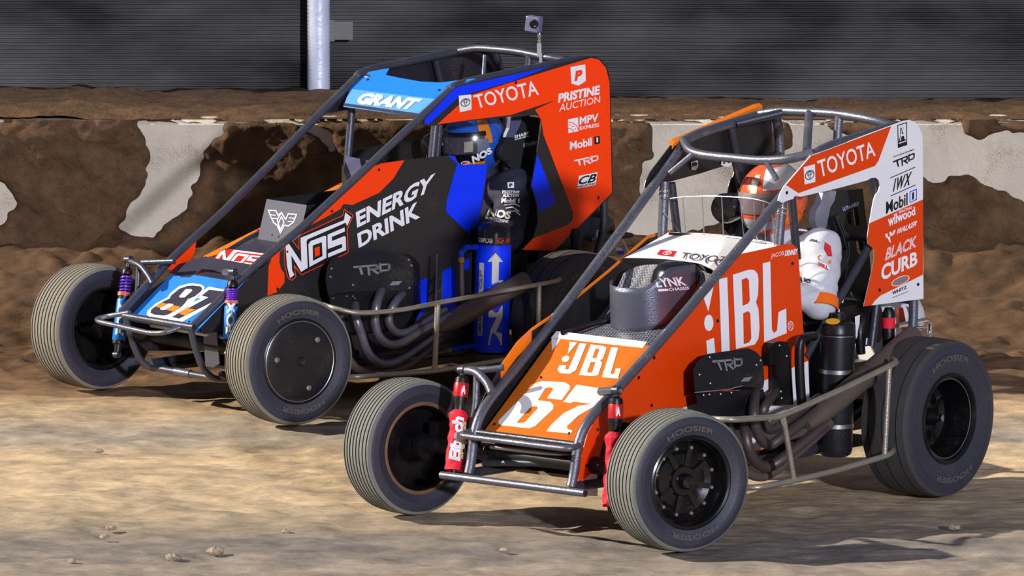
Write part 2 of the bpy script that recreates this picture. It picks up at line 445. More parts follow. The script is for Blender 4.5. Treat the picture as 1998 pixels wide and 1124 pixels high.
def dirt_mat(name, zones, streak=True, bump=0.5):
    """zones: (y position, colour) along the depth of the track, colours blended by stretched noise"""
    m = bpy.data.materials.new(name); m.use_nodes = True
    nt = m.node_tree; N = nt.nodes; L = nt.links; b = N['Principled BSDF']
    tc = N.new('ShaderNodeTexCoord')
    sx = N.new('ShaderNodeSeparateXYZ'); L.new(tc.outputs['Object'], sx.inputs[0])
    mp = N.new('ShaderNodeMapping'); mp.inputs['Scale'].default_value = (0.55, 3.2, 1) if streak else (1, 1, 1)
    L.new(tc.outputs['Object'], mp.inputs['Vector'])
    n1 = N.new('ShaderNodeTexNoise'); n1.inputs['Scale'].default_value = 1.6 if streak else 3; n1.inputs['Detail'].default_value = 7; n1.inputs['Roughness'].default_value = 0.62
    L.new(mp.outputs['Vector'], n1.inputs['Vector'])
    mr = N.new('ShaderNodeMapRange'); mr.inputs['From Min'].default_value = zones[0][0]; mr.inputs['From Max'].default_value = zones[-1][0]
    wob = N.new('ShaderNodeMath'); wob.operation = 'MULTIPLY_ADD'; wob.inputs[1].default_value = 0.9 if streak else 0.2; L.new(n1.outputs['Fac'], wob.inputs[0]); L.new(sx.outputs['Y'], wob.inputs[2])
    sb = N.new('ShaderNodeMath'); sb.operation = 'SUBTRACT'; sb.inputs[1].default_value = 0.45 if streak else 0.1; L.new(wob.outputs[0], sb.inputs[0])
    L.new(sb.outputs[0], mr.inputs['Value'])
    cr = N.new('ShaderNodeValToRGB'); el = cr.color_ramp.elements
    y0, y1 = zones[0][0], zones[-1][0]
    for i, (y, c) in enumerate(zones):
        p = (y - y0) / (y1 - y0)
        if i == 0: e = el[0]; e.position = 0
        elif i == len(zones) - 1: e = el[len(el) - 1]; e.position = 1
        else: e = el.new(p)
        e.color = lin(c) + (1,)
    L.new(mr.outputs[0], cr.inputs['Fac'])
    mp2 = N.new('ShaderNodeMapping'); mp2.inputs['Scale'].default_value = (4.6, 5.2, 6) if streak else (1, 1, 1)
    L.new(tc.outputs['Object'], mp2.inputs['Vector'])
    n2 = N.new('ShaderNodeTexNoise'); n2.inputs['Scale'].default_value = 1.0 if streak else 9; n2.inputs['Detail'].default_value = 8; n2.inputs['Roughness'].default_value = 0.7
    L.new(mp2.outputs['Vector'], n2.inputs['Vector'])
    r2 = N.new('ShaderNodeValToRGB'); r2.color_ramp.elements[0].position = 0.34; r2.color_ramp.elements[0].color = (0.42, 0.44, 0.48, 1)
    r2.color_ramp.elements[1].position = 0.68; r2.color_ramp.elements[1].color = (1.30, 1.26, 1.20, 1)
    L.new(n2.outputs['Fac'], r2.inputs['Fac'])
    mu = N.new('ShaderNodeMix'); mu.data_type = 'RGBA'; mu.blend_type = 'MULTIPLY'; mu.inputs['Factor'].default_value = 0.8
    L.new(cr.outputs['Color'], mu.inputs['A']); L.new(r2.outputs['Color'], mu.inputs['B'])
    L.new(mu.outputs['Result'], b.inputs['Base Color'])
    b.inputs['Roughness'].default_value = 0.92; b.inputs['Specular IOR Level'].default_value = 0.2
    n3 = N.new('ShaderNodeTexNoise'); n3.inputs['Scale'].default_value = 30; n3.inputs['Detail'].default_value = 8; n3.inputs['Roughness'].default_value = 0.65
    mp3 = N.new('ShaderNodeMapping'); mp3.inputs['Scale'].default_value = (0.35, 1, 1) if streak else (1, 1, 1)
    L.new(tc.outputs['Object'], mp3.inputs['Vector']); L.new(mp3.outputs['Vector'], n3.inputs['Vector'])
    bp = N.new('ShaderNodeBump'); bp.inputs['Strength'].default_value = bump; bp.inputs['Distance'].default_value = 0.03
    L.new(n3.outputs['Fac'], bp.inputs['Height']); L.new(bp.outputs['Normal'], b.inputs['Normal'])
    return m
WALL_Y, WALL_TOP = 36.2, 0.836
TRACK = dirt_mat('track_dirt', [(28.6, (176, 159, 134)), (29.4, (154, 143, 130)), (29.8, (134, 127, 120)), (30.2, (166, 150, 128)), (30.9, (204, 180, 146)), (32.0, (208, 182, 146)),
                                (32.5, (164, 153, 138)), (33.2, (198, 172, 136)), (33.75, (138, 108, 78)), (34.6, (104, 78, 55)), (36.2, (96, 72, 50))])
BANK = dirt_mat('bank_dirt', [(35.8, (98, 73, 51)), (36.35, (108, 82, 58)), (36.8, (82, 61, 44)), (38.6, (70, 52, 38))], streak=False, bump=0.9)

xs = np.concatenate([np.linspace(-9, -2.8, 50, endpoint=False), np.arange(-2.8, 2.8, 0.02), np.linspace(2.8, 9, 51)])
ys = np.concatenate([np.linspace(22, 28.6, 40, endpoint=False), np.arange(28.6, 36.26, 0.014)])
X, Y = np.meshgrid(xs, ys)
rough = np.clip((Y - 33.7) / 1.0, 0, 1)
Z = -0.011 + 0.014 * (fbm(X * 0.9, Y * 7, 4, 3) - 0.5) + (0.034 * (fbm(X * 5.5, Y * 6, 4, 9) - 0.5) + 0.008 * (fbm(X * 9, Y * 22, 3, 19) - 0.5)) * (1 - rough)
cl = fbm(X * 7, Y * 9, 3, 21)
Z += rough * (0.11 * np.clip(cl - 0.52, 0, 1) + 0.03 * (fbm(X * 14, Y * 16, 2, 5) - 0.5))
bank = np.clip((Y - 35.1) / (WALL_Y - 35.1), 0, 1)
Z += (bank ** 1.3) * (0.30 + 0.16 * (fbm(X * 1.3, Y * 0.6, 3, 31) - 0.5)) + 0.10 * np.sqrt(bank) * (fbm(X * 4.2, Y * 5, 4, 41) - 0.5)
tag(grid_object('dirt_track', X, Y, Z, TRACK), 'sandy dirt race track rising to a rough dirt bank against the barrier', 'ground', kind='structure')

# the concrete barrier, white painted, with dirt thrown over it
CONC = M('white_painted_concrete', (196, 184, 164), 0.8, var=0.34, scale=4, bump=0.5, bscale=40, dust=0.85, dustc=(134, 108, 82))
wb = MB()
prof = [(0, -0.3), (0, WALL_TOP - 0.02), (0.02, WALL_TOP), (0.23, WALL_TOP), (0.25, WALL_TOP - 0.02), (0.25, -0.3)]
vs = [(x, WALL_Y + a, z) for x in (-9, 9) for a, z in prof]; n = len(prof)
wb.add((vs, [(i, (i + 1) % n, n + (i + 1) % n, n + i) for i in range(n)] + [tuple(range(n)), tuple(range(n, 2 * n))]))
wall = tag(wb.build('wall_back', CONC), 'low white painted concrete barrier caked with dirt behind the cars', 'wall', kind='structure')

def wall_xy(u, v):
    r = ray(u, v); t = WALL_Y / r[1]; p = CAMP + r * t
    return p[0], p[2]
BARE = [[(262, 226), (440, 226), (436, 262), (398, 296), (388, 345), (366, 395), (352, 418), (318, 432), (298, 458), (244, 450), (232, 436), (240, 405), (275, 372), (292, 300), (284, 262)],
        [(-60, 352), (14, 352), (26, 380), (30, 408), (14, 432), (-60, 446)],
        [(1180, 226), (1250, 226), (1272, 252), (1276, 300), (1250, 330), (1238, 400), (1212, 455), (1330, 462), (1420, 430), (1460, 380), (1480, 330), (1420, 300), (1400, 262), (1480, 240), (1640, 240), (1640, 226)],
        [(1540, 240), (1600, 252), (1660, 262), (1700, 300), (1640, 330), (1560, 350), (1520, 320)],
        [(1770, 226), (1885, 226), (1878, 260), (1900, 272), (1960, 262), (2120, 268), (2120, 420), (2010, 398), (1960, 372), (1900, 346), (1860, 348), (1820, 362), (1780, 340)],
        [(560, 236), (610, 236), (640, 262), (655, 292), (640, 300), (622, 280), (600, 262)]]
BARE = [[wall_xy(*p) for p in lp] for lp in BARE]
def inside(px, py, poly):
    r = np.zeros(px.shape, bool); n = len(poly); j = n - 1
    for i in range(n):
        xi, yi = poly[i]; xj, yj = poly[j]
        c = ((yi > py) != (yj > py)) & (px < (xj - xi) * (py - yi) / (yj - yi + 1e-12) + xi)
        r ^= c; j = i
    return r
gx = np.arange(-4.2, 4.2, 0.011); gz = np.arange(-0.05, WALL_TOP + 0.012, 0.0085)
GX, GZ = np.meshgrid(gx, gz)
jx = GX + 0.07 * (fbm(GX * 9, GZ * 9, 3, 2) - 0.5) + 0.03 * (fbm(GX * 40, GZ * 40, 2, 7) - 0.5)
jz = GZ + 0.07 * (fbm(GX * 9, GZ * 9, 3, 12) - 0.5) + 0.03 * (fbm(GX * 40, GZ * 40, 2, 17) - 0.5)
bare = np.zeros(GX.shape, bool)
for lp in BARE: bare |= inside(jx, jz, lp)
bare |= (GZ > WALL_TOP - 0.012) & (fbm(GX * 3, GZ * 0, 3, 55) > 0.46)
soft = bare.astype(float)
for k in range(3):
    soft = (soft + np.roll(soft, 1, 0) + np.roll(soft, -1, 0) + np.roll(soft, 1, 1) + np.roll(soft, -1, 1)) / 5
th = 0.012 + 0.085 * np.clip(fbm(GX * 3.5, GZ * 5, 4, 61) - 0.25, 0, 1) + 0.03 * (fbm(GX * 16, GZ * 18, 3, 71) - 0.4) + 0.05 * np.clip(0.35 - GZ, 0, 1)
th = np.clip(th, 0.006, None) * np.clip(1.0 - soft * 1.3, 0, 1) - 0.02 * np.clip((soft - .35) / .5, -.15, 1) - 0.012 * (fbm(GX * 55, GZ * 55, 2, 77) - .5) * (soft > .02)
keep = ~((th[:-1, :-1] < -.008) & (th[1:, 1:] < -.008) & (th[:-1, 1:] < -.008) & (th[1:, :-1] < -.008))
tag(grid_object('caked_dirt', GX, WALL_Y - th - 0.001, GZ, BANK, wall, keep), kind='stuff')

# dirt ledge behind the barrier
lx = np.concatenate([np.linspace(-9, -3.2, 30, endpoint=False), np.arange(-3.2, 3.2, 0.02), np.linspace(3.2, 9, 31)]); ly = np.concatenate([np.arange(36.205, 36.5, 0.012), np.arange(36.5, 38.75, 0.03)])
X, Y = np.meshgrid(lx, ly)
t = np.clip((Y - 36.42) / 0.35, 0, 1)
Z = 0.826 + 0.02 * np.clip((Y - 36.205) / .04, 0, 1) + 0.012 * (vnoise(X * 6, Y * 3, 99) - .5) + t * 0.005 - (0.125 + 0.05 * np.clip((X + .3) / 1.5, 0, 1)) * np.clip((Y - 36.6) / 1.8, 0, 1) + 0.05 * t * (fbm(X * 2.2, Y * 2.5, 4, 81) - 0.5) + 0.035 * (fbm(X * 9, Y * 9, 3, 91) - 0.5)
Z += 0.045 * np.clip(fbm(X * 1.4, Y * 0.2, 3, 95) - 0.5, 0, 1) * 2
tag(grid_object('dirt_ledge', X, Y, Z, BANK), 'strip of dark loose dirt between the barrier and the screened fence', 'ground', kind='structure')

# screened fence: ribbed black cloth, steel post and bracket
FENCE_Y = 38.45
fence = tag(empty('catch_fence', (0, FENCE_Y, 0.58)), 'fence hung with ribbed black screen cloth behind the concrete barrier', 'fence')
CLOTH = bpy.data.materials.new('black_screen_cloth'); CLOTH.use_nodes = True
nt = CLOTH.node_tree; N = nt.nodes; L = nt.links; b = N['Principled BSDF']
tc = N.new('ShaderNodeTexCoord'); mp = N.new('ShaderNodeMapping'); mp.inputs['Scale'].default_value = (0.8, 1, 2.2); L.new(tc.outputs['Object'], mp.inputs['Vector'])
nz = N.new('ShaderNodeTexNoise'); nz.inputs['Scale'].default_value = 1.4; nz.inputs['Detail'].default_value = 5; L.new(mp.outputs['Vector'], nz.inputs['Vector'])
cr = N.new('ShaderNodeValToRGB'); cr.color_ramp.elements[0].position = 0.35; cr.color_ramp.elements[0].color = (0.007, 0.0065, 0.006, 1)
cr.color_ramp.elements[1].position = 0.68; cr.color_ramp.elements[1].color = (0.100, 0.094, 0.086, 1)
L.new(nz.outputs['Fac'], cr.inputs['Fac']); L.new(cr.outputs['Color'], b.inputs['Base Color']); b.inputs['Roughness'].default_value = 0.55
fx = np.concatenate([np.linspace(-9, -3, 40, endpoint=False), np.arange(-3, 3, 0.04), np.linspace(3, 9, 41)]); fz = np.arange(0.0, 2.4, 0.0032)
X, Z = np.meshgrid(fx, fz)
Yc = 0.0055 * np.sin(2 * math.pi * (Z + 0.010 * fbm(X * 0.5, Z * 0.7, 2, 5)) / 0.0175) + 0.06 * (fbm(X * 0.8, Z * 1.2, 3, 8) - 0.5) + 0.02 * (fbm(X * 3, Z * 5, 2, 18) - 0.5)
grid_object('screen_cloth', X, Yc, Z, CLOTH, fence)
STEELP = M('galvanised_post', (206, 210, 226), 0.4, metal=0.2, var=0.2, scale=8, bump=0.3, bscale=30)
px_ = (622 - 999) / FPX * 38.6
pz = [(k * 0.0175 / 2, 0.052 + (0.0022 if k % 2 else 0)) for k in range(0, 280)]
pb = MB().lathe((px_, -0.10, -0.2), (0, 0, 1), pz, 20)
post = pb.build('post', STEELP, fence, smooth=True)
br = MB().box((px_ + 0.105, -0.075, 0.435), (0.11, 0.03, 0.085)).box((px_ + 0.06, -0.07, 0.435), (0.03, 0.05, 0.1))
br.build('bracket', M('dull_grey_bracket', (104, 104, 100), 0.6, metal=0.3), fence)
for k in (-2, 2):
    MB().lathe((px_ + k * 2.4, -0.10, -0.2), (0, 0, 1), pz, 20).build('post', STEELP, fence, smooth=True)

# loose clods on the track
CLOD = M('pale_clod', (150, 134, 112), 0.95, var=0.2, scale=40, bump=0.8, bscale=60)
def clod(name, u, v, size, label):
    p = ground_at(u, v); rnd = random.Random(int(u * 7 + v))
    vs, fs = [], []
    for i in range(7):
        ph = math.pi * i / 6
        for k in range(10):
            a = 2 * math.pi * k / 10
            r = size * (0.8 + 0.4 * rnd.random())
            vs.append((r * 1.25 * math.sin(ph) * math.cos(a), r * math.sin(ph) * math.sin(a), r * 0.62 * math.cos(ph) + size * 0.45))
    for i in range(6):
        for k in range(10): fs.append((i * 10 + k, i * 10 + (k + 1) % 10, (i + 1) * 10 + (k + 1) % 10, (i + 1) * 10 + k))
    o = link_mesh(name, vs, fs, CLOD); o.location = (p[0], p[1], -0.006)
    return tag(o, label, 'dirt clod', 'loose clods on the track')
for u, v, s, l in [(421, 1079, .026, 'largest pale dirt clod near the bottom left of the track'), (339, 1089, .022, 'flat dirt clod just left of the largest clod'),
                   (216, 1030, .017, 'small dirt clod on the grey streak at far left'), (204, 1047, .014, 'tiny dirt clod below the small far left clod'),
                   (558, 1038, .015, 'small dirt clod midway between the largest clod and the near front wheel'), (140, 1094, .013, 'tiny dirt clod closest to the bottom left corner'),
                   (1862, 1029, .019, 'dirt clod in the shadow right of the near car'), (985, 1074, .016, 'small dark dirt clod below the bumper of the near car'),
                   (192, 880, .015, 'tiny pebble-like clod on the sand left of the near front wheel')]:
    clod('dirt_clod', u, v, s, l)

# ================================================================== PARTS BOTH CARS SHARE
def wheel(car, x, y, R, W, rel_yaw, style, label=None, grooves=8, tread=None, dish=0.12, lipmat=None):
    """local +y of the wheel points outwards; part wheel (the rim) > tire, bolts, cap, lettering"""
    side = 1 if y > 0 else -1
    rr = 0.163
    lip = [(.46 * W, rr - .004), (.475 * W, rr + .004), (.46 * W, rr + .010), (.42 * W, rr + .009), (.38 * W, rr - .003), (-.38 * W, rr - .003), (-.42 * W, rr + .009),
           (-.46 * W, rr + .010), (-.475 * W, rr + .004), (-.46 * W, rr - .004), (-.40 * W, rr - .012), (.40 * W, rr - .012), (.46 * W, rr - .004)]
    b = MB(); b.lathe((0, 0, 0), (0, 1, 0), lip, 48, caps=False)
    d = dish * W
    b.lathe((0, 0, 0), (0, 1, 0), [(d - .05 * W, rr - .010), (d, rr - .012), (d + .012, .128), (d + .016, .118), (d + .004, .098), (d + .010, .060), (d + .022, .052), (d + .024, .0), ], 48, caps=False)
    b.lathe((0, 0, 0), (0, 1, 0), [(d - .05 * W, rr - .010), (d - .012, .128), (d - .006, .06), (d - .03, .05), (d - .05, .04), (d - .05, .0)], 40, caps=False)
    for k in range(8):                                            # raised spokes of the wheel centre
        a = 2 * math.pi * (k + .3) / 8
        q = Matrix.Rotation(-a, 3, 'Y')
        c = np.array(q @ Vector((0.085, d + .012, 0)))
        b.box(c, (0.062, 0.012, 0.020), rot=q)
    w = b.build('wheel', RIMB, car, smooth=True)
    w.location = (x, y, R)
    w.rotation_euler = (0, 0, math.radians(rel_yaw) + (0 if side > 0 else math.pi))
    if label: w['label'] = label
    # tire
    pts = [(-.40, .166, 2), (-.445, .172, 2), (-.485, .20, 2), (-.5, .80 * R, 2), (-.488, .885 * R, 2), (-.468, .935 * R, 2), (-.45, .955 * R, 0)]
    tw = .425; g = .0034 / W
    prof = [(p[0] * W, p[1]) for p in pts]; mi = [2, 2, 2, 2, 2, 0]
    crown = lambda s: R * (1 - .022 * (abs(s) / tw) ** 2.4)
    gs = [(-tw + 2 * tw * (k + .5) / grooves) for k in range(grooves)] if grooves else []
    prof.append((-tw * W, crown(tw))); mi.append(0)
    for s in gs:
        for ds, dep in ((-g, 0), (-g * .8, .006), (g * .8, .006), (g, 0)):
            prof.append(((s + ds) * W, crown(s) - dep))
        mi += [0, 1, 1, 1]
    prof.append((tw * W, crown(tw))); mi.append(0)
    for p in reversed(pts): prof.append((-p[0] * W, p[1]))
    mi += [0] + [0, 2, 2, 2, 2, 2]
    mi = mi[:len(prof) - 1] + [2] * max(0, len(prof) - 1 - len(mi))
    t = MB(); n = 84
    t.lathe((0, 0, 0), (0, 1, 0), prof, n, caps=False)
    t.m = [m for m in mi for _ in range(n)]
    t.build('tire', [tread or TREAD, GROOVE, SIDEW], w, smooth=True)
    ring = MB(); rb = .83 * R
    ring.add(sweep([(rb * math.cos(a), .5 * W - .0005, rb * math.sin(a)) for a in [2 * math.pi * k / 60 for k in range(60)]], .0016, 6, closed=True))
    ring.build('sidewall_rib', SIDEW, w, smooth=True)
    # worn lettering on the sidewall
    for s0, span in ((2.15, -1.05), (2.15 + math.pi, -1.05)):
        v, f = text_mesh('HOOSIER', 0.03)
        vs = []
        for a, bb in v:
            r = .735 * R + bb * .075 * R; an = s0 + span * a
            vs.append((-r * math.cos(an), .5 * W + .0012, r * math.sin(an)))
        link_mesh('sidewall_lettering', vs, f, TYREL, w, recalc=False)
    if style == 'bolts':
        for k in range(12):
            a = 2 * math.pi * (k + .5) / 12
            MB().lathe((.124 * math.cos(a), d + .010, .124 * math.sin(a)), (0, 1, 0), [(0, .0085), (.010, .0085), (.013, .006)], 6).build('bolt', ALU, w)
        MB().lathe((0, d + .02, 0), (0, 1, 0), [(0, .030), (.020, .029), (.030, .022), (.034, .0)], 24, caps=False).build('hub_cap', BLACKG, w, smooth=True)
    elif style == 'cover':
        c = MB(); c.lathe((0, .46 * W, 0), (0, 1, 0), [(-.01, .160), (0, .160), (.004, .150), (.008, .10), (.010, .02), (.003, .012), (.003, 0)], 56, caps=False)
        c.build('wheel_cover', M('black_plastic_cover', (22, 21, 26), 0.35, var=.2, dust=.08), w, smooth=True)
        MB().add(sweep([(.161 * math.cos(a), .462 * W, .161 * math.sin(a)) for a in [2 * math.pi * k / 60 for k in range(60)]], .0022, 6, closed=True)).build('cover_rim', ALU, w, smooth=True)
        for a in (.8, 3.0, 5.05):
            MB().lathe((-.115 * math.cos(a), .46 * W + .007, .115 * math.sin(a)), (0, 1, 0), [(0, .012), (.003, .011), (.005, .004)], 14).build('bolt', ALU, w, smooth=True)
    else:
        MB().lathe((0, d + .02, 0), (0, 1, 0), [(0, .034), (.03, .032), (.045, .020), (.06, .018), (.062, .0)], 20, caps=False).build('hub_cap', BLACKM, w, smooth=True)
        MB().lathe((0, d + .08, 0), (0, 1, 0), [(0, .014), (.012, .012), (.016, 0)], 12, caps=False).build('axle_nut', CHROME, w, smooth=True)
        MB().add(sweep([(.150 * math.cos(a), .40 * W, .150 * math.sin(a)) for a in [2 * math.pi * k / 60 for k in range(60)]], .0018, 6, closed=True)).build('bead_ring', ALU, w, smooth=True)
    # inner edge of the rim, dusty
    MB().lathe((0, 0, 0), (0, 1, 0), [(-.462 * W, rr - .003), (-.478 * W, rr + .003), (-.465 * W, rr + .0105)], 48, caps=False).build('rim_edge', lipmat or RIMB, w, smooth=True)
    return w

def unit(v): v = V3(v); return v / np.linalg.norm(v)
def cyl_text(name, s, base, axis, r, facing, left, a0, a1, arc, mat, parent, bold=.03, shear=0.0, lift=.0012, up_axis=False):
    """lettering wrapped on a round body; it reads along the axis, or around it when up_axis"""
    v, f = text_mesh(s, bold, shear); base, axis = V3(base), unit(axis)
    d = unit(V3(facing) - axis * (V3(facing) @ axis)); e = np.cross(axis, d)
    if e @ V3(left) < 0: e = -e
    out = []
    for a, b in v:
        if up_axis: t, ph = a0 + (a1 - a0) * b, -(a - .5) * arc
        else: t, ph = a0 + (a1 - a0) * a, (b - .5) * arc
        out.append(base + axis * t + (r + lift) * (math.cos(ph) * d + math.sin(ph) * e))
    return link_mesh(name, out, f, mat, parent, recalc=False)

def shock_boot(car, F, top, bot, lettering):
    """near car: red cap, dark neck, red cloth boot"""
    top, bot = V3(top), V3(bot); ax = unit(bot - top); Ln = np.linalg.norm(bot - top)
    body = MB().lathe(top, ax, [(.02, .012), (.03, .024), (.045, .026), (.115, .026), (.13, .021), (.165, .021), (Ln - .02, .014), (Ln, .012)], 20)
    sh = body.build('shock_absorber', BLACKM, car, smooth=True)
    MB().lathe(top, ax, [(.050, .0268), (.052, .0275), (.100, .0275), (.102, .0268)], 24).build('cap_band', REDMETAL, sh, smooth=True)
    ey = MB(); u = unit(np.cross(ax, [1, 0, 0]))
    ey.lathe(top - u * .014, u, [(0, .018), (.028, .018)], 16); ey.tube([top, top + ax * .035], .010, 0)
    ey.build('eyelet', STEELD, sh, smooth=True)
    MB().lathe(top - u * .020, u, [(0, .009), (.040, .009)], 8).build('bolt', ALU, sh)
    prof = []; n = 40
    for k in range(n + 1):
        t = k / n; w = .0275 + .0065 * math.sin(math.pi * min(1, t * 5)) * (t < .2) + .0022 * math.sin(t * 31) * (1 - t) + .006 * t
        if k < 3: w -= .006 * (3 - k) / 3
        prof.append((.15 + t * (Ln - .15 - .02), w))
    bt = MB().lathe(top, ax, prof, 28); bo = bt.build('boot', REDCLOTH, sh, smooth=True)
    d = bo.data; rnd = random.Random(3)
    for v in d.vertices:
        p = np.array(v.co) - top; a = p @ ax; rad = p - ax * a; k = .06 * math.sin(a * 95 + 4 * math.atan2(rad[1], rad[0])) + .03 * (rnd.random() - .5)
        v.co = Vector(top + ax * a + rad * (1 + k))
    if lettering:
        img_left = np.array([-F.f[0], -F.l[0], 0])
        cyl_text('boot_lettering', 'Eibach', bot, -ax, .036, F.c0 - bot, img_left, .05, .215, 1.05, WHITEP, sh, .05, .15, .0065)
        cyl_text('boot_lettering', 'SPRINGS', bot, -ax, .036, F.c0 - bot - img_left * 22, img_left, .06, .20, .42, GOLD, sh, .05, 0, .0065)
    img_left = np.array([-F.f[0], -F.l[0], 0])
    q = top + ax * .076
    cyl_text('cap_badge', 'A', q, -ax, .0275, F.c0 - q - img_left * 12, img_left, -.016, .016, .62, WHITEP, sh, .06, 0, .001, True)
    return sh
def shock_spring(car, F, top, bot, word):
    """far car: purple spring above, sky blue body with pale lettering"""
    top, bot = V3(top), V3(bot); ax = unit(bot - top); Ln = np.linalg.norm(bot - top)
    sh = MB().lathe(top, ax, [(.03, .012), (.045, .022), (.06, .022), (.065, .011), (Ln * .35, .011), (Ln * .36, .026), (Ln - .045, .026), (Ln - .04, .017), (Ln, .012)], 20).build('shock_absorber', BLACKM, car, smooth=True)
    MB().lathe(top, ax, [(Ln * .42, .0265), (Ln * .42 + .002, .0272), (Ln - .06, .0272), (Ln - .058, .0265)], 28).build('shock_body', M('sky_blue_anodised', (36, 128, 226), .32, metal=.25, var=.05), sh, smooth=True)
    MB().lathe(top, ax, [(Ln * .345, .0272), (Ln * .385, .0272)], 24).build('label_band', M('salmon_label', (196, 118, 96), .5), sh, smooth=True)
    u = unit(np.cross(ax, [1, .2, 0])); w = np.cross(ax, u)
    cs = [top + ax * (.065 + (Ln * .36 - .065) * k / 60) + .021 * (math.cos(k * .62) * u + math.sin(k * .62) * w) for k in range(61)]
    MB().add(sweep(cs, .0042, 8)).build('spring', PURPLE, sh, smooth=True)
    ey = MB(); ey.lathe(top - u * .013, u, [(0, .017), (.026, .017)], 16); ey.tube([top, top + ax * .04], .009, 0); MB().lathe(bot - u * .012, u, [(0, .014), (.024, .014)], 14).build('lower_eyelet', STEELD, sh, smooth=True)
    ey.build('eyelet', STEELD, sh, smooth=True)
    img_left = np.array([-F.f[0], -F.l[0], 0])
    cyl_text('shock_lettering', word, bot, -ax, .0272, F.c0 - bot, img_left, .075, .215, 1.3, WHITEP, sh, .05)
    cyl_text('label_lettering', 'LUCAS', top + ax * Ln * .365, -ax, .0272, F.c0 - top, img_left, -.007, .007, 1.3, REDP, sh, .04, up_axis=True)
    return sh

def bolts_on(surf, spots, parent, r=.0065, mat=None):
    for u, v in spots:
        p = surf(u, v, 0.0)
        MB().lathe(p, surf.n, [(0, r), (.002, r), (.0035, r * .6)], 10).build('fastener', mat or BLACKM, parent, smooth=True)

def cage(car, left_px, S, zs, r=.0185):
    """both main tubes: left one traced on the left plane, right one its mirror image; returns left path"""
    path = [S(*p) for p in left_px] + [V3(p) for p in zs]
    for s, nm in ((1, 'main_tube'), (-1, 'main_tube')):
        tube(nm, [p * np.array([1, s, 1]) for p in path], r, STEEL if s > 0 else STEEL, car, fr=.06, sides=14)
    return path
def sym_tube(name, pts, r, mat, car, fr=.05, sides=12):
    for s in (1, -1): tube(name, [V3(p) * np.array([1, s, 1]) for p in pts], r, mat, car, fr, sides)

def remeshed(name, caps, vox, mat, parent, smooth_it=4):
    """one continuous surface grown from tapered limbs: (p, q, r_p, r_q)"""
    b = MB()
    for p, q, rp, rq in caps:
        p, q = V3(p), V3(q); ax = q - p; Ln = np.linalg.norm(ax)
        if Ln < 1e-6: ax = np.array([0, 0, 1.]); Ln = 1e-4
        pr = [(-rp * math.cos(a), max(1e-4, rp * math.sin(a))) for a in np.linspace(0.05, math.pi / 2, 6)] + [(Ln + rq * math.sin(a), max(1e-4, rq * math.cos(a))) for a in np.linspace(0, math.pi / 2 - .05, 6)]
        b.lathe(p, ax, pr, 16)
    tmp = b.build('tmp', mat)
    md = tmp.modifiers.new('r', 'REMESH'); md.mode = 'VOXEL'; md.voxel_size = vox
    ms = tmp.modifiers.new('s', 'SMOOTH'); ms.iterations = smooth_it; ms.factor = .5
    dg = bpy.context.evaluated_depsgraph_get(); dg.update()
    me = bpy.data.meshes.new_from_object(tmp.evaluated_get(dg))
    old = tmp.data; bpy.data.objects.remove(tmp); bpy.data.meshes.remove(old)
    me.name = name; me.materials.clear(); me.materials.append(mat)
    me.polygons.foreach_set('use_smooth', np.ones(len(me.polygons), bool))
    o = bpy.data.objects.new(name, me); COL.objects.link(o)
    if parent is not None: o.parent = parent
    return o

def steering_and_seat(car, sx, sz, head, headmat=BLACKF):
    """steering wheel, column, seat shell and padded head surround"""
    hx, hz = head[0], head[2]
    c = V3((sx, 0, sz)); nrm = unit((-.8, 0, .6)); u = np.array([0, 1., 0]); w = np.cross(nrm, u)
    st = MB().add(sweep([c + .15 * (math.cos(a) * u + math.sin(a) * w) for a in [2 * math.pi * k / 36 for k in range(36)]], .012, 10, closed=True))
    st.tube([c + .14 * u, c, c - .14 * u], .011, 0); st.tube([c, c - .14 * w], .011, 0)
    sw = st.build('steering_wheel', BLACKF, car, smooth=True)
    tube('steering_column', [c, c - nrm * .45], .014, STEELD, car)
    b = MB()                                                       # seat shell: base, back and wraparound sides
    bx = hx - .06
    b.plate([[(bx + .42, .19, .30), (bx + .42, -.19, .30), (bx + .02, -.20, .27), (bx + .02, .20, .27)]], (0, 0, 1), .012)
    b.plate([[(bx + .02, .20, .27), (bx + .02, -.20, .27), (bx - .10, -.22, hz - .20), (bx - .10, .22, hz - .20)]], (1, 0, .2), .015)
    for s in (1, -1):
        b.plate([[(bx + .42, .19 * s, .28), (bx + .02, .21 * s, .26), (bx - .10, .23 * s, hz - .22), (bx + .06, .24 * s, hz - .25), (bx + .12, .23 * s, .55), (bx + .40, .20 * s, .42)]], (0, s, 0), .012)
    b.build('seat', BLACKF, car)
    return sw

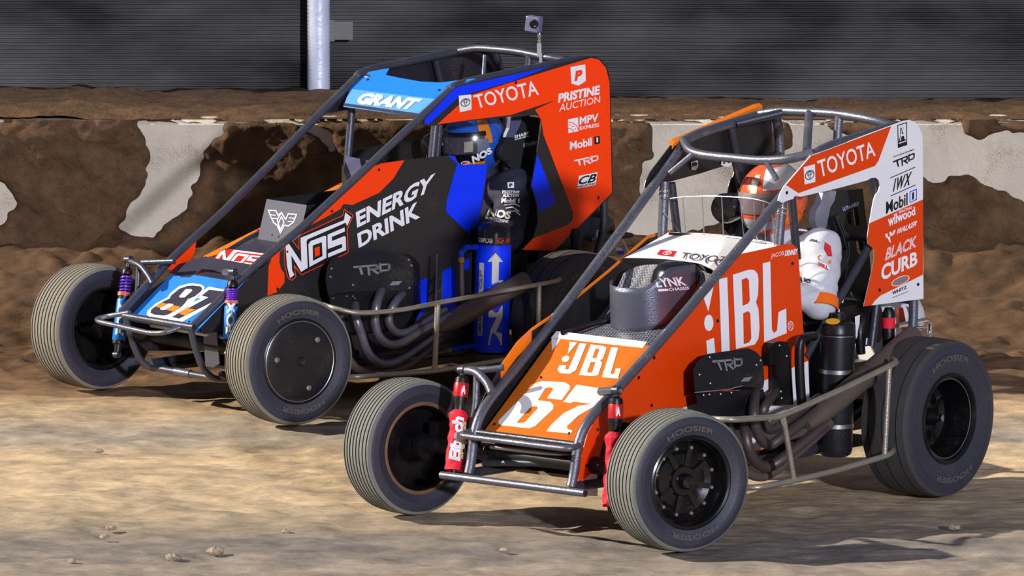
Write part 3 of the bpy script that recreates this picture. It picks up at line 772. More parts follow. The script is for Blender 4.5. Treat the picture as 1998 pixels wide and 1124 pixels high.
def person_body(name, F, car_loc, car_rot, hip, chest, neck, sho, elb, wri, knee, foot, mat, label, r=1.0):
    """seated driver: one continuous body from pelvis to gloves and boots; s mirrors limbs unless a pair is given"""
    o = empty(name, (0, 0, 0)); o.location = car_loc; o.rotation_euler = (0, 0, car_rot)
    caps = [(hip, V3(hip) * .5 + V3(chest) * .5, .15 * r, .145 * r), (V3(hip) * .5 + V3(chest) * .5, chest, .145 * r, .165 * r), (chest, V3(neck) - (0, 0, .02), .15 * r, .075 * r), (neck, V3(neck) + (.01, 0, .06), .062 * r, .06 * r)]
    for s in (1, -1):
        m = np.array([1, s, 1])
        S_, E_, W_, K_, T_ = [V3(p) * m for p in (sho, elb, wri, knee, foot)]
        if s < 0: S_ = S_ + (-.02, .03, -.07); E_ = E_ + (0, .07, -.06)
        H_ = V3(hip) + (0.02, .09 * s, -.02)
        caps += [(chest, S_, .12 * r, .083 * r), (S_, E_, .080 * r, .062 * r), (E_, W_, .060 * r, .042 * r), (H_, K_, .095 * r, .068 * r), (K_, T_, .062 * r, .045 * r), (T_, T_ + (.12, 0, .05), .042, .035)]
    b = remeshed('body', caps, .010, mat, o, 6)
    nv = len(b.data.vertices); co = np.empty(nv * 3); no = np.empty(nv * 3)
    b.data.vertices.foreach_get('co', co); b.data.vertices.foreach_get('normal', no)
    co = co.reshape(-1, 3); no = no.reshape(-1, 3)
    w1 = np.sin(52 * (co[:, 2] + .55 * co[:, 0]) + 5 * fbm(co[:, 0] * 14, co[:, 2] * 14, 2, 4)) * fbm(co[:, 0] * 9, co[:, 2] * 7, 2, 14)
    w2 = np.sin(85 * (co[:, 2] - .7 * co[:, 1]) + 6 * fbm(co[:, 1] * 12, co[:, 2] * 12, 2, 24)) * fbm(co[:, 1] * 8, co[:, 2] * 8, 2, 34)
    co = co + no * (.0055 * w1 + .0035 * w2)[:, None]
    b.data.vertices.foreach_set('co', co.reshape(-1)); b.data.update()
    gl = MB()
    for s in (1, -1):                                              # gloved hands closed on the wheel
        m = np.array([1, s, 1]); W_ = V3(wri) * m
        cp = [(W_, W_ + (.05, -.01 * s, .03), .036, .032)]
        for k in range(4):
            a = W_ + (.075 - .006 * abs(k - 1.4), -.012 * s + (k - 1.5) * .004, .045 - .020 * k)
            bb = a + (.028, -.004 * s, .006 - .002 * k); cc = bb + (.004, -.022 * s, -.018)
            cp += [(W_ + (.05, -.01 * s, .04 - .020 * k), a, .011, .010), (a, bb, .010, .009), (bb, cc, .009, .008)]
        cp += [(W_ + (.02, -.02 * s, .03), W_ + (.055, -.045 * s, .045), .012, .010), (W_ + (.055, -.045 * s, .045), W_ + (.08, -.04 * s, .03), .010, .008)]
        remeshed('glove', cp, .005, BLACKF, o, 2)
    tag(o, label, 'person')
    return o
def helmet(o, c, yaw, shell, visor, trim, size=1.0, tilt=0.0):
    """full-face helmet built round its own centre; x is where the driver looks"""
    q = Matrix.Rotation(yaw, 3, 'Z') @ Matrix.Rotation(tilt, 3, 'Y')
    def P(th, ph, k=1.0):                                          # th from the front round to the left, ph up
        x, y, z = math.cos(ph) * math.cos(th), math.cos(ph) * math.sin(th), math.sin(ph)
        rx, ry, rz = .140, .122, .140
        if x > 0 and z < 0: rx += .028 * x * min(1, -z * 1.8)
        p = np.array([rx * x, ry * y, rz * z]) * size * k
        p[2] = max(p[2], -.128 * size * k)
        return np.array(q @ Vector(p)) + V3(c)
    def patch(t0, t1, p0, p1, k, nt=20, npp=10):
        vs = [P(t0 + (t1 - t0) * i / nt, p0 + (p1 - p0) * j / npp, k) for i in range(nt + 1) for j in range(npp + 1)]
        fs = [(i * (npp + 1) + j, (i + 1) * (npp + 1) + j, (i + 1) * (npp + 1) + j + 1, i * (npp + 1) + j + 1) for i in range(nt) for j in range(npp)]
        return vs, fs
    b = MB(); b.add(patch(-math.pi, math.pi, -math.pi / 2 + .02, math.pi / 2 - .005, 1.0, 40, 24))
    h = b.build('helmet', shell, o, smooth=True)
    MB().add(patch(-1.25, 1.25, -.20, .30, 1.035, 24, 8)).build('visor', visor, h, smooth=True)
    return h, P, patch

# ================================================================== THE NEAR CAR: orange and white, number 67
A = Frame(.107, 30.078, -40.5)
carA = tag(empty('race_car', tuple(A.o), A.rot), 'orange and white open-wheel midget race car number 67, nearest the camera', 'race car')
SL = A.plane((.053, 1, 0), .252)
def SLo(off): return A.plane((.053, 1, 0), .252 + off)
YP = lambda y: A.plane((0, 1, 0), y)
# --- wheels
wheel(carA, 0, .645, .257, .200, -17.5, 'bolts', 'front left wheel with a ring of bolts', grooves=8)
wheel(carA, 0, -.645, .254, .175, -11.5, 'bolts', 'front right wheel', grooves=8, dish=-.05, lipmat=RIMLIP)
wheel(carA, -1.598, .553, .300, .225, 2, 'hub', 'smooth rear left wheel', grooves=3, tread=TREADR, dish=-.1)
wheel(carA, -1.60, -.66, .325, .30, 0, 'hub', 'rear right wheel', grooves=3, tread=TREADR)
# --- tubular chassis
left_px = [(1114, 950), (1120, 925), (1125, 885), (1128, 868), (1134, 848), (1145, 826), (1162, 803), (1181, 783), (1210, 753), (1250, 709), (1330, 618), (1450, 476), (1550, 353), (1576, 321)]
mp_ = cage(carA, left_px, SL, [(-1.205, .316, 1.313), (-1.30, .316, 1.335), (-1.70, .322, 1.378), (-1.78, .326, 1.36), (-1.80, .326, 1.25), (-1.80, .326, .62), (-1.78, .32, .42)])
tube('front_bumper', [(.159, -.347, .193), (.159, .345, .195)], .0145, STEEL, carA)
MB().lathe((.159, .3455, .195), (0, 1, 0), [(0, .011), (.0006, .011)], 14).build('bumper_bore', BLACKF, carA)
z = A.X(1000, 862, .15)[2]
tube('nose_bar', [(.072, -.238, z + .012), (.10, -.262, z + .006), (.150, -.262, z), (.158, -.225, z), (.158, .225, z), (.150, .262, z), (.10, .262, z + .006), (.072, .240, z + .012)], .0115, STEEL, carA, fr=.035)
tube('nose_bar', [(.085, -.245, z + .006), (.085, .245, z + .006)], .012, STEELD, carA)
tube('roof_bar', [(-1.20, -.314, 1.318), (-1.145, -.24, 1.285), (-1.13, -.15, 1.277), (-1.13, .12, 1.277), (-1.15, .24, 1.29), (-1.20, .314, 1.316)], .0175, STEEL, carA, fr=.06)
tube('roof_bar', [(-1.655, -.322, 1.376), (-1.665, -.22, 1.396), (-1.67, .05, 1.405), (-1.67, .20, 1.395), (-1.675, .255, 1.388), (-1.69, .312, 1.372)], .0175, STEEL, carA, fr=.06)
tube('roof_brace', [(-1.67, -.08, 1.398), (-1.24, .25, 1.315)], .0165, STEEL, carA)
tube('roof_brace', [(-1.67, .065, 1.398), (-1.62, .07, 1.05), (-1.55, .07, .75)], .0165, STEEL, carA)
tube('roof_brace', [(-1.66, -.20, 1.392), (-1.50, -.30, 1.355)], .0155, STEELD, carA)
tube('windscreen_brace', [A.X(1352, 300, -1.135), SL(1270, 356) * (1, -1, 1) if False else A.Y(1306, 338, -.285)], .0105, STEEL, carA)
tube('windscreen_brace', [A.X(1495, 316, -1.125), A.Y(1516, 350, .20)], .0105, STEEL, carA)
for s in (1, -1):                                                  # cockpit uprights with clamp bands
    p0, p1 = V3((-1.055, .285 * s, 1.175)), V3((-1.028, .278 * s, .90))
    cp = tube('cockpit_post', [p0, p1], .0185, STEEL, carA, sides=16)
    ax = unit(p1 - p0)
    for k in (.028, .046):
        MB().lathe(p0 + ax * (k + (.02 if s > 0 else .0)), ax, [(0, .0195), (.002, .0205), (.009, .0205), (.011, .0195)], 18).build('clamp_band', CHROME, cp, smooth=True)
    tube('cockpit_post', [(-1.10, .29 * s, 1.165), (-1.14, .285 * s, .92)], .016, STEELD, carA)
sym_tube('lower_rail', [(.11, .245, .205), (-.45, .275, .19), (-1.2, .315, .19), (-1.78, .32, .42)], .018, STEELD, carA)
sym_tube('rear_brace', [(-1.50, .325, 1.34), (-1.62, .325, .95), (-1.55, .32, .55)], .016, STEELD, carA)
sym_tube('rear_brace', [(-1.16, .315, .55), (-1.55, .32, .95), (-1.78, .32, 1.22)], .015, STEELD, carA)
for x, zz in ((-.30, .20), (-.9, .19), (-1.5, .25)):
    tube('cross_member', [(x, -.26, zz), (x, .26, zz)], .016, STEELD, carA)
tube('rear_cross_bar', [(-1.62, -.325, .95), (-1.62, .325, .95)], .016, STEELD, carA)
tube('rear_cross_bar', [(-1.80, -.325, .70), (-1.80, .325, .70)], .016, STEELD, carA)
# --- side panel (left) with its print
out = [(1128, 945), (1131, 905), (1137, 880), (1146, 848), (1164, 815), (1184, 790), (1212, 758), (1252, 715), (1332, 624), (1408, 534), (1422, 512), (1430, 499), (1505, 483), (1531, 477), (1546, 476), (1555, 484),
       (1558, 500), (1562, 560), (1567, 640), (1572, 675), (1577, 712), (1580, 790), (1575, 850), (1480, 880), (1360, 905), (1280, 900), (1240, 830), (1212, 822), (1192, 838), (1176, 866), (1167, 905), (1166, 968), (1133, 966)]
sp = plate('side_panel', [px_loop(SL, out, 0)], SL.n, .003, ORANGE, carA)
decal('white_stripe', [[(1234, 727), (1298, 641), (1303, 644), (1291, 672), (1265, 705), (1238, 727)], [(1326, 798), (1489, 744), (1552, 715), (1577, 704), (1580, 788), (1574, 848), (1480, 878), (1362, 902), (1290, 890)],
                       [(1128, 943), (1165, 917), (1166, 967), (1133, 965)]], SL, WHITE, sp, .0008)
B_ = ([(1430, 536), (1462, 526), (1472, 527), (1478, 534), (1480, 545), (1479, 575), (1475, 590), (1480, 604), (1482, 640), (1480, 660), (1473, 672), (1436, 681)],
      [(1447, 546), (1456, 542), (1461, 546), (1463, 586), (1460, 592), (1449, 597)], [(1450, 611), (1460, 607), (1464, 612), (1466, 660), (1462, 668), (1451, 672)])
Jl = [(1403, 545), (1419, 541), (1424, 690), (1420, 706), (1405, 713), (1388, 712), (1381, 700), (1378, 665), (1393, 659), (1396, 692), (1402, 696), (1408, 690)]
Ll = [(1488, 514), (1503, 510), (1506, 643), (1510, 650), (1516, 645), (1519, 609), (1534, 602), (1535, 650), (1491, 668)]
tri = [(1366, 561), (1394, 551), (1382, 608)]
def grow(lp, k):
    c = np.mean(np.array(lp), 0); return [tuple(np.array(p) + (np.array(p) - c) / (np.linalg.norm(np.array(p) - c) + 1e-9) * k) for p in lp]
decal('logo', [tri, ell(1383, 630, 9, 16), Jl, B_, Ll], SL, WHITEP, sp, .0018)
decal('trademark', [tuple([ell(1542.5, 636, 5.5, 9.5), ell(1542.5, 636, 4.3, 8)]), [(1540.5, 641), (1540.5, 631), (1541.4, 631), (1541.4, 641)]] + stroke([(1541, 631.5), (1544, 632), (1544, 635), (1541, 636), (1544.5, 641)], 1.0), SL, WHITEP, sp, .0018)
text('lettering', 'JACOB', [(1505, 495), (1530, 489.5), (1529, 500), (1504, 506)], SL, WHITEP, sp, .0)
text('lettering', 'DENNEY', [(1532, 489), (1557, 485), (1556, 496), (1531, 500)], SL, WHITEP, sp, .045, .15)
for k in range(5):
    text('lettering', ['E', 'L', 'V', 'R', 'S'][k] , [(1546 + k * .3, 728 + k * 10), (1551 + k * .3, 727 + k * 10), (1551 + k * .3, 735 + k * 10), (1546 + k * .3, 736 + k * 10)], SL, BLACKP, sp, .03) if False else None
bolts_on(SL, [(1398, 545), (1400, 626), (1276, 698), (1246, 737), (1546, 514), (1166, 838), (1144, 909), (1156, 947), (1271, 791)], sp)
# --- right side panel, seen from inside, with its folded lip in the floodlit tint of orange
RP = A.plane((-.053, 1, 0), -.252)
rin = [(.10, .33), (.06, .42), (.0, .49), (-.086, .579), (-.186, .656), (-.273, .696), (-.389, .731), (-.487, .764), (-.741, .863), (-.991, .968), (-1.063, .974), (-1.18, .975), (-1.19, .55), (-1.17, .20), (-.4, .20), (-.12, .26), (.02, .33), (.08, .21), (.12, .21)]
rl = [np.array([x, -(.268 - .053 * x), z_]) for x, z_ in rin]
rp = plate('side_panel', [rl], (0, -1, 0), .003, BLACKW, carA)
lip = MB(); lp_ = [V3(p) for p in rl[3:12]]
for a, b2 in zip(lp_[:-1], lp_[1:]):
    o_ = np.array([0, .008, .006]); lip.plate([[a, b2, b2 + o_, a + o_]], (0, .3, 1), .002); 
    d_ = np.array([0, 0, -.012]); lip.plate([[a + o_, b2 + o_, b2 + o_ + d_, a + o_ + d_]], (0, 1, 0), .0015)
lip.build('panel_lip', ORANGE_LIT, rp)
wl = MB(); a, b2 = V3(rl[6]), V3(rl[7]); wl.plate([[a + (0, .0095, .008), b2 + (0, .0095, .008), b2 + (0, .0095, -.008), a + (0, .0095, -.012)]], (0, 1, 0), .001); wl.build('white_stripe', WHITE, rp)
# front right: orange outer edge of the same panel beside the tube
fo = MB().plate([[V3(rl[3]) + (0, .004, 0), V3(rl[4]) + (0, .004, 0), V3(rl[5]) + (0, .004, 0), V3(rl[5]) + (0, .004, -.05), V3(rl[4]) + (0, .004, -.055), V3(rl[3]) + (0, .004, -.05)]], (0, 1, 0), .001).build('orange_flange', ORANGE_LIT, rp)
# --- nose panel
_u = unit((.323, 0, .413)); _d = -_u * .022
NP = A.plane3(V3((.07, .24, .363)) + _d, V3((.07, -.24, .363)) + _d, V3((-.343, 0, .686)) + _d)
n0, n1 = V3((.072, 0, .362)), V3((-.343, 0, .686))
hw = .236
nose_pts = [V3((.084, y, .352)) + _d for y in (-hw, hw)] + [V3((-.343, y, .686)) + _d for y in (hw, -hw)]
nose = plate('nose_panel', [nose_pts], NP.n, .003, ORANGE_LIT if False else M('floodlit_nose_orange', (196, 98, 16), .42, var=.04, spec=.3, dust=.10), carA)  # same orange wrap as the sides, its floodlit look painted into the base colour
MB().plate([[(.084, -hw, .331), (.084, hw, .331), (.070, hw, .3375), (.070, -hw, .3375)]], (1, 0, .5), .003).build('nose_lip', M('pink_edge', (226, 120, 100), .5), nose)
z2 = lambda p: (840 + p[0] / 4.995, 680 + p[1] / 4.995)
six = [(1090, 318), (1310, 330), (1358, 360), (1360, 390), (1280, 500), (1135, 485), (1195, 400), (1190, 385), (1165, 378), (1120, 385), (1045, 505), (1165, 520), (1197, 550), (1195, 590), (1020, 755), (960, 778), (700, 750), (660, 730), (665, 700), (960, 400), (1020, 340)]
six_h = [(1000, 562), (1040, 565), (1045, 585), (920, 720), (850, 730), (845, 715), (960, 585)]
sev = [(1425, 352), (1690, 395), (1700, 480), (1600, 560), (1440, 655), (1330, 755), (1335, 785), (1385, 800), (1365, 830), (1130, 805), (1180, 740), (1300, 630), (1440, 560), (1570, 540), (1395, 518), (1365, 532), (1295, 520)]
decal('number', [tuple([[z2(p) for p in six], [z2(p) for p in six_h]]), [z2(p) for p in sev]], NP, WHITEP, nose)
glyphs('logo', JBL, [(1113, 667), (1221, 681), (1206, 739), (1085, 727)], NP, WHITEP, nose)
decal('white_stripe', [[(1086, 646), (1262, 667), (1254, 679), (1075, 659)]], NP, WHITE, nose)
decal('white_stripe', [[(1076, 660), (1094, 662), (1077, 684)]], NP, WHITE, nose, .001)
bolts_on(NP, [(965, 828), (1110, 846), (1055, 737), (1205, 757)], nose, .006)
# --- carbon hood with raised rim, white cowl
H0, H1 = V3((-.353, 0, .670)), V3((-.764, 0, .900))
hood = MB()
rows = []
for t in np.linspace(0, 1, 9):
    x_ = -.353 - .411 * t
    zc_ = np.interp(-x_, [.353, .45, .55, .64, .70, .764], [.658, .684, .708, .752, .812, .898])
    hwid = .232 + .012 * t
    rows.append([V3((x_, hwid * s, zc_ - .040 * abs(s) ** 4 * (t ** .5) + .008 * (1 - s * s) * t)) for s in np.linspace(-1, 1, 15)])
vs = [p for r_ in rows for p in r_]
fs = [(i * 15 + k, i * 15 + k + 1, (i + 1) * 15 + k + 1, (i + 1) * 15 + k) for i in range(8) for k in range(14)]
hood.add((vs, fs)); hd = hood.build('hood_panel', CARBON, carA, smooth=True)
rim = spline([(-.356, -.200, .680), (-.40, -.192, .686), (-.46, -.170, .699), (-.52, -.140, .712), (-.57, -.105, .730)], 6)
MB().add(sweep(rim, .011, 8)).build('hood_rim', BLACKG, hd, smooth=True)
CP = A.plane3((-.764, .2, .917), (-.764, -.2, .917), (-1.021, 0, .985))
cow = [(-.760, -.215, .912), (-.745, .0, .920), (-.745, .235, .915), (-.80, .27, .936), (-1.02, .295, .975), (-1.03, .0, .988), (-1.03, -.24, .976), (-.86, -.24, .935), (-.81, -.235, .918)]
cowl = MB()
rows = []
for t in np.linspace(0, 1, 7):
    x_ = -.745 - .285 * t; zc = .920 + .068 * t
    yl, yr = -.225 - .02 * t, .262 + .03 * t
    rows.append([V3((x_, yl + (yr - yl) * k / 12, zc + .012 * math.sin(math.pi * k / 12) - .028 * (1 - t) * max(0, (k - 9) / 3) + (.010 * math.sin(t * math.pi) if 2 < k < 10 else 0))) for k in range(13)])
vs = [p for r_ in rows for p in r_]
cowl.add((vs, [(i * 13 + k, i * 13 + k + 1, (i + 1) * 13 + k + 1, (i + 1) * 13 + k) for i in range(6) for k in range(12)]))
cw = cowl.build('cowl', WHITE, carA, smooth=True)
CPU = A.plane3((-.764, .2, .940), (-.764, -.2, .940), (-1.021, 0, 1.004))
decal('emblem_plate', [[(1289, 487), (1322, 490), (1313, 500), (1281, 496)]], CPU, REDP, cw, .002)
glyphs('emblem', EMBLEM, [(1298, 488), (1315, 490), (1307, 499), (1289, 497)], CPU, WHITEP, cw, .004)
text('lettering', 'TOYOTA', [(1333, 492), (1440, 503), (1427, 516), (1326, 503)], CPU, M('dark_grey_print', (58, 60, 66), .5), cw, .01, 0, .004)
tube('cowl_hose', [A.Y(1305, 462, -.2) + (0, 0, .012), A.Y(1420, 463, 0), A.Y(1505, 476, .2)], .005, BLACKF, carA)
# --- air deflector and airbox
plan = [(-.588 + .126 * math.cos(a), .002 + .130 * math.sin(a)) for a in np.linspace(-1.25, math.pi / 2, 22)] + [(-.62, .133), (-.65, .135), (-.68, .137), (-.72, .139)]
rows = []
for i in range(8):
    f_ = i / 7; row = []
    for k, (x_, y_) in enumerate(plan):
        zt = min(.928, .856 + (.80 * max(0, -.485 - x_) if y_ > 0 else .25 * max(0, -.50 - x_))); zb = np.interp(-x_, [.353, .45, .55, .64, .70, .764], [.665, .683, .705, .747, .80, .86])
        sh = .010 * (1 - f_) ** 2
        row.append(V3((x_ - sh * math.cos(math.atan2(y_, x_ + .588)) if x_ > -.6 else x_, y_, zb + (zt - zb) * f_)))
    rows.append(row)
vs = [p for r_ in rows for p in r_]; m_ = len(plan); nn = m_ - 1
fs = [(i * m_ + k, i * m_ + k + 1, (i + 1) * m_ + k + 1, (i + 1) * m_ + k) for i in range(7) for k in range(nn)]
sc = link_mesh('air_deflector', vs, fs, M('brushed_black_sheet', (88, 91, 106), .30, metal=.35, var=.15, bump=.2, bscale=220), carA, smooth=True)
sol = sc.modifiers.new('thickness', 'SOLIDIFY'); sol.thickness = .004
ab = MB(); cb = V3((-.735, .04, .80))
ab.lathe(cb, (-.10, 0, 1), [(0, .105), (.05, .104), (.09, .095), (.115, .075), (.128, .045), (.132, .0)], 28, caps=False)
ab.build('airbox', BLACKG, carA, smooth=True)
# --- sail panels
sail_px = [(1518, 391), (1522, 378), (1530, 363), (1575, 311), (1581, 304), (1600, 297), (1690, 263), (1763, 236), (1775, 234), (1786, 239), (1795, 250), (1800, 265), (1801, 330), (1801, 450), (1802, 583), (1685, 598), (1694, 560), (1706, 506),
           (1705, 486), (1694, 476), (1692, 465), (1697, 432), (1704, 392), (1708, 380), (1714, 373), (1717, 363), (1715, 352), (1709, 347), (1701, 347), (1692, 352), (1640, 366), (1562, 384), (1551, 382), (1548, 388), (1538, 391), (1526, 396)]
SS = SLo(.020)
sl3 = px_loop(SS, sail_px, 0)
sail = plate('sail_panel', [sl3], SS.n, .003, WHITE, carA)
decal('orange_field', [[(1534, 361), (1577, 311), (1583, 304), (1600, 298), (1739, 246), (1714, 314), (1707, 324), (1558, 377)],
                       [(1696, 436), (1801, 389), (1801, 536), (1718, 577), (1706, 588), (1701, 596), (1685, 598), (1694, 560), (1706, 506), (1705, 486), (1694, 476), (1692, 465)]], SS, ORANGE, sail, .0008)
decal('emblem_plate', [[(1568, 326.5), (1590, 320), (1591, 355), (1570, 360)]], SS, WHITEP, sail)
glyphs('emblem', EMBLEM, [(1569, 333), (1590, 327), (1590.5, 350), (1570, 356)], SS, BLACKP, sail, .002)
text('lettering', 'TOYOTA', [(1594, 314), (1704, 274), (1709, 304), (1600, 347)], SS, WHITEP, sail, .012)
decal('badge', [tuple([[(1751, 244), (1770, 238), (1770, 283), (1752, 289)], [(1752.5, 245.5), (1768.5, 240.5), (1768.5, 276), (1753.5, 281)]]), [(1757, 250), (1763, 248), (1764, 262), (1768, 274), (1753, 279), (1757, 264)]] , SS, BLACKP, sail)
text('lettering', 'A', [(1756, 247), (1766, 244), (1767, 272), (1756, 275)], SS, WHITEP, sail, .0, 0, .0026)
text('lettering', 'TOYOTA RACING DEVELOPMENT', [(1743, 305), (1784, 290), (1784, 293), (1743, 308)], SS, BLACKP, sail)
glyphs('logo', TRD, [(1743, 314), (1785, 297), (1784, 313), (1746, 329)], SS, BLACKP, sail)
decal('lettering_rule', stroke([(1738, 347), (1785, 326.5)], 1.6) + stroke([(1739, 382), (1786, 361)], 1.6), SS, BLACKP, sail)
text('lettering', 'IWX', [(1744, 350), (1780, 334), (1777, 360), (1742, 375)], SS, BLACKP, sail, .028, .25, .0016, 1.25)
text('lettering', 'Mobil', [(1729, 394), (1771, 376), (1771, 400), (1729, 418)], SS, BLACKP, sail, .02)
decal('logo_box', [tuple([[(1775, 374), (1789, 368), (1789, 390), (1775, 396)], [(1776.3, 375.3), (1787.7, 370.5), (1787.7, 388.7), (1776.3, 394)]])], SS, BLUE, sail)
text('lettering', '1', [(1780, 376), (1783.5, 374.5), (1783.5, 388.5), (1780, 390)], SS, BLACKP, sail, .0)
text('lettering', 'wilwood', [(1732, 421), (1785, 403), (1786, 419), (1733, 443)], SS, WHITEP, sail, .03)
text('lettering', 'RACING', [(1754, 411), (1780, 402), (1780, 407), (1754, 417)], SS, WHITEP, sail, .02)
text('lettering', 'WALKER', [(1752, 446), (1790, 430), (1787, 441), (1749, 458)], SS, WHITEP, sail, .03, .3)
decal('badge', [[(1727, 457), (1731, 455), (1733, 462), (1729, 464)], [(1735, 453), (1739, 452), (1741, 459), (1737, 461)], [(1743, 450), (1748, 448), (1744, 458), (1740, 460)], [(1731, 463), (1736, 461), (1738, 473), (1736, 473)]], SS, WHITEP, sail)
for k in range(7):
    t0, t1 = k / 7 + .03, k / 7 + .105
    q_ = quadmap([(1730, 484), (1789, 459), (1788, 482), (1726, 510)])
text('lettering', 'BLACK', [(1730, 484), (1789, 459), (1788, 482), (1726, 510)], SS, WHITEP, sail, .04, .1)
decal('lettering_stripes', [[q_(-.02, k / 8 + .02), q_(1.02, k / 8 + .02), q_(1.02, k / 8 + .06), q_(-.02, k / 8 + .06)] for k in range(8)], SS, ORANGE, sail, .0026)
text('lettering', 'CURB', [(1720, 517), (1790, 489), (1790, 517), (1719, 549)], SS, WHITEP, sail, .035)
decal('badge', [tuple([ell(1757, 548, 19, 8, 20, -.42), ell(1757, 548, 17.5, 6.7, 20, -.42)])], SS, WHITEP, sail)
text('lettering', 'AMERSPORT', [(1743, 551), (1771, 539), (1771, 545), (1743, 558)], SS, BLACKP, sail, .03, .2) if False else decal('badge_fill', [ell(1757, 548, 16.5, 5.4, 20, -.42)], SS, GREYP, sail)
text('lettering', 'WHITZ', [(1741, 569), (1769, 557), (1770, 563), (1741, 576)], SS, BLACKP, sail, .03)
decal('lettering_rule', stroke([(1742, 581), (1771, 569)], 1.4), SS, GREYP, sail)
bolts_on(SS, [(1535, 376), (1716, 566), (1791, 555)], sail)
# right sail panel: the same sheet mirrored, black inside, orange folded edge
rs = [mir(p) for p in sl3]
rsail = plate('sail_panel', [rs], (0, -1, 0), .003, BLACKW, carA)
lb = MB()
for a, b2 in zip(rs[3:8], rs[4:9]):
    lb.plate([[a + (0, -.004, .012), b2 + (0, -.004, .012), b2 + (0, .014, .004), a + (0, .014, .004)]], (0, .3, 1), .002)
    lb.plate([[a + (0, .014, .004), b2 + (0, .014, .004), b2 + (0, .014, -.010), a + (0, .014, -.010)]], (0, 1, 0), .0015)
lb.build('panel_lip', ORANGE_LIT, rsail)
RSP = A.plane((-.053, 1, 0), -.2665)
decal('sticker', [[(1348, 316), (1361, 313), (1363, 324), (1358, 332), (1350, 331)], [(1408, 314), (1428, 311), (1428, 322), (1420, 326), (1407, 322)], [(1270, 356), (1281, 352), (1280, 361), (1271, 366)]], RSP, WHITEP, rsail, .002)
decal('sticker_print', [[(1350, 318), (1360, 316), (1360, 323), (1351, 325)], ell(1413, 318, 2.5, 2), ell(1422, 316.5, 2.5, 2)], RSP, NAVYP, rsail, .003)
# --- engine with cover plate, headers, exhaust
EP = YP(.400)
cov = [(1352, 722), (1360, 707), (1378, 691), (1460, 679), (1476, 687), (1488, 702), (1490, 745), (1488, 757), (1446, 755), (1356, 767)]
EPt = A.plane((.05, 1, .18), .400 + .18 * .55 - .04)
cv = plate('engine_cover', [px_loop(EPt, cov, 0)], (.80, .62, .15), .13, M('engine_cover_black', (26, 26, 27), .4, metal=.2, var=.15, dust=.12), carA)
decal('cover_seam', stroke([(1356, 766), (1420, 760), (1448, 753)], 1.6), EPt, GREYP, cv)
glyphs('logo', TRD, [(1390, 703), (1449, 698), (1448, 718), (1399, 725)], EPt, GREYP, cv)
decal('sticker', [[(1452, 737), (1468, 735), (1461, 744), (1445, 745)]], EPt, GREYP, cv)
bolts_on(EPt, [(1484, 703), (1476, 712), (1373, 771), (1384, 770), (1406, 769), (1427, 766), (1385, 697), (1365, 731), (1386, 748)], cv, .005, ALU)
head = [(1357, 768), (1488, 758), (1500, 800), (1480, 835), (1372, 845)]
plate('cylinder_head', [px_loop(EPt, head, -.012)], (.80, .62, .15), .13, BLACKM, carA)
MB().box((-.75, 0, .42), (.75, .50, .40)).build('engine_block', BLACKM, carA)
HP = lambda u, v, y: A.Y(u, v, y)
tube('header_pipe', [HP(1476, 752, .36), HP(1471, 800, .46), HP(1478, 845, .47), HP(1500, 868, .47), HP(1530, 850, .49), HP(1600, 800, .51)], .0195, HEADER, carA, curve=True, sides=14)
tube('header_pipe', [HP(1446, 790, .35), HP(1455, 850, .45), HP(1468, 893, .46), HP(1495, 911, .46), HP(1530, 893, .49), HP(1610, 828, .51)], .0205, HEADER, carA, curve=True, sides=14)
tube('header_pipe', [HP(1514, 764, .35), HP(1494, 790, .45), HP(1488, 812, .45), HP(1500, 838, .45), HP(1530, 826, .45), HP(1600, 775, .44)], .018, HEADER, carA, curve=True, sides=14)
tube('header_pipe', [HP(1416, 800, .34), HP(1425, 850, .42), HP(1440, 905, .43), HP(1490, 930, .43), HP(1560, 880, .43), HP(1620, 825, .43)], .018, HEADERD, carA, curve=True, sides=14)
ex = MB(); p0, p1, p2 = HP(1575, 832, .52), HP(1688, 735, .50), HP(1781, 656, .43)
ex.add(sweep([p0, p0 * .75 + p1 * .25, p0 * .5 + p1 * .5, p1, p1 * .97 + p2 * .03, p2], [.018, .036, .042, .040, .042, .042], 20)); ex.build('exhaust_collector', HEADERD, carA, smooth=True)
MB().lathe(p1, unit(p2 - p1), [(-.012, .0425), (-.010, .045), (.012, .045), (.014, .0425)], 20).build('exhaust_clamp', HEADER, carA, smooth=True)
# dark bracket tower and coolant hose beside the panel
bt = [(1503, 678), (1508, 670), (1520, 666), (1536, 667), (1541, 682), (1544, 715), (1548, 790), (1516, 790), (1515, 712), (1501, 712)]
BP = SLo(.05)
plate('bracket_tower', [px_loop(BP, bt, 0)], BP.n, .035, BLACKM, carA)
bolts_on(BP, [(1521, 674), (1535, 695), (1524, 764), (1525, 777)], carA.children[-1], .005, ALU)
tube('coolant_hose', [A.Y(1588, 656, .40), A.Y(1570, 660, .42), A.Y(1561, 672, .42), A.Y(1560, 720, .42), A.Y(1565, 800, .42)], .018, BLACKM, carA, curve=True)
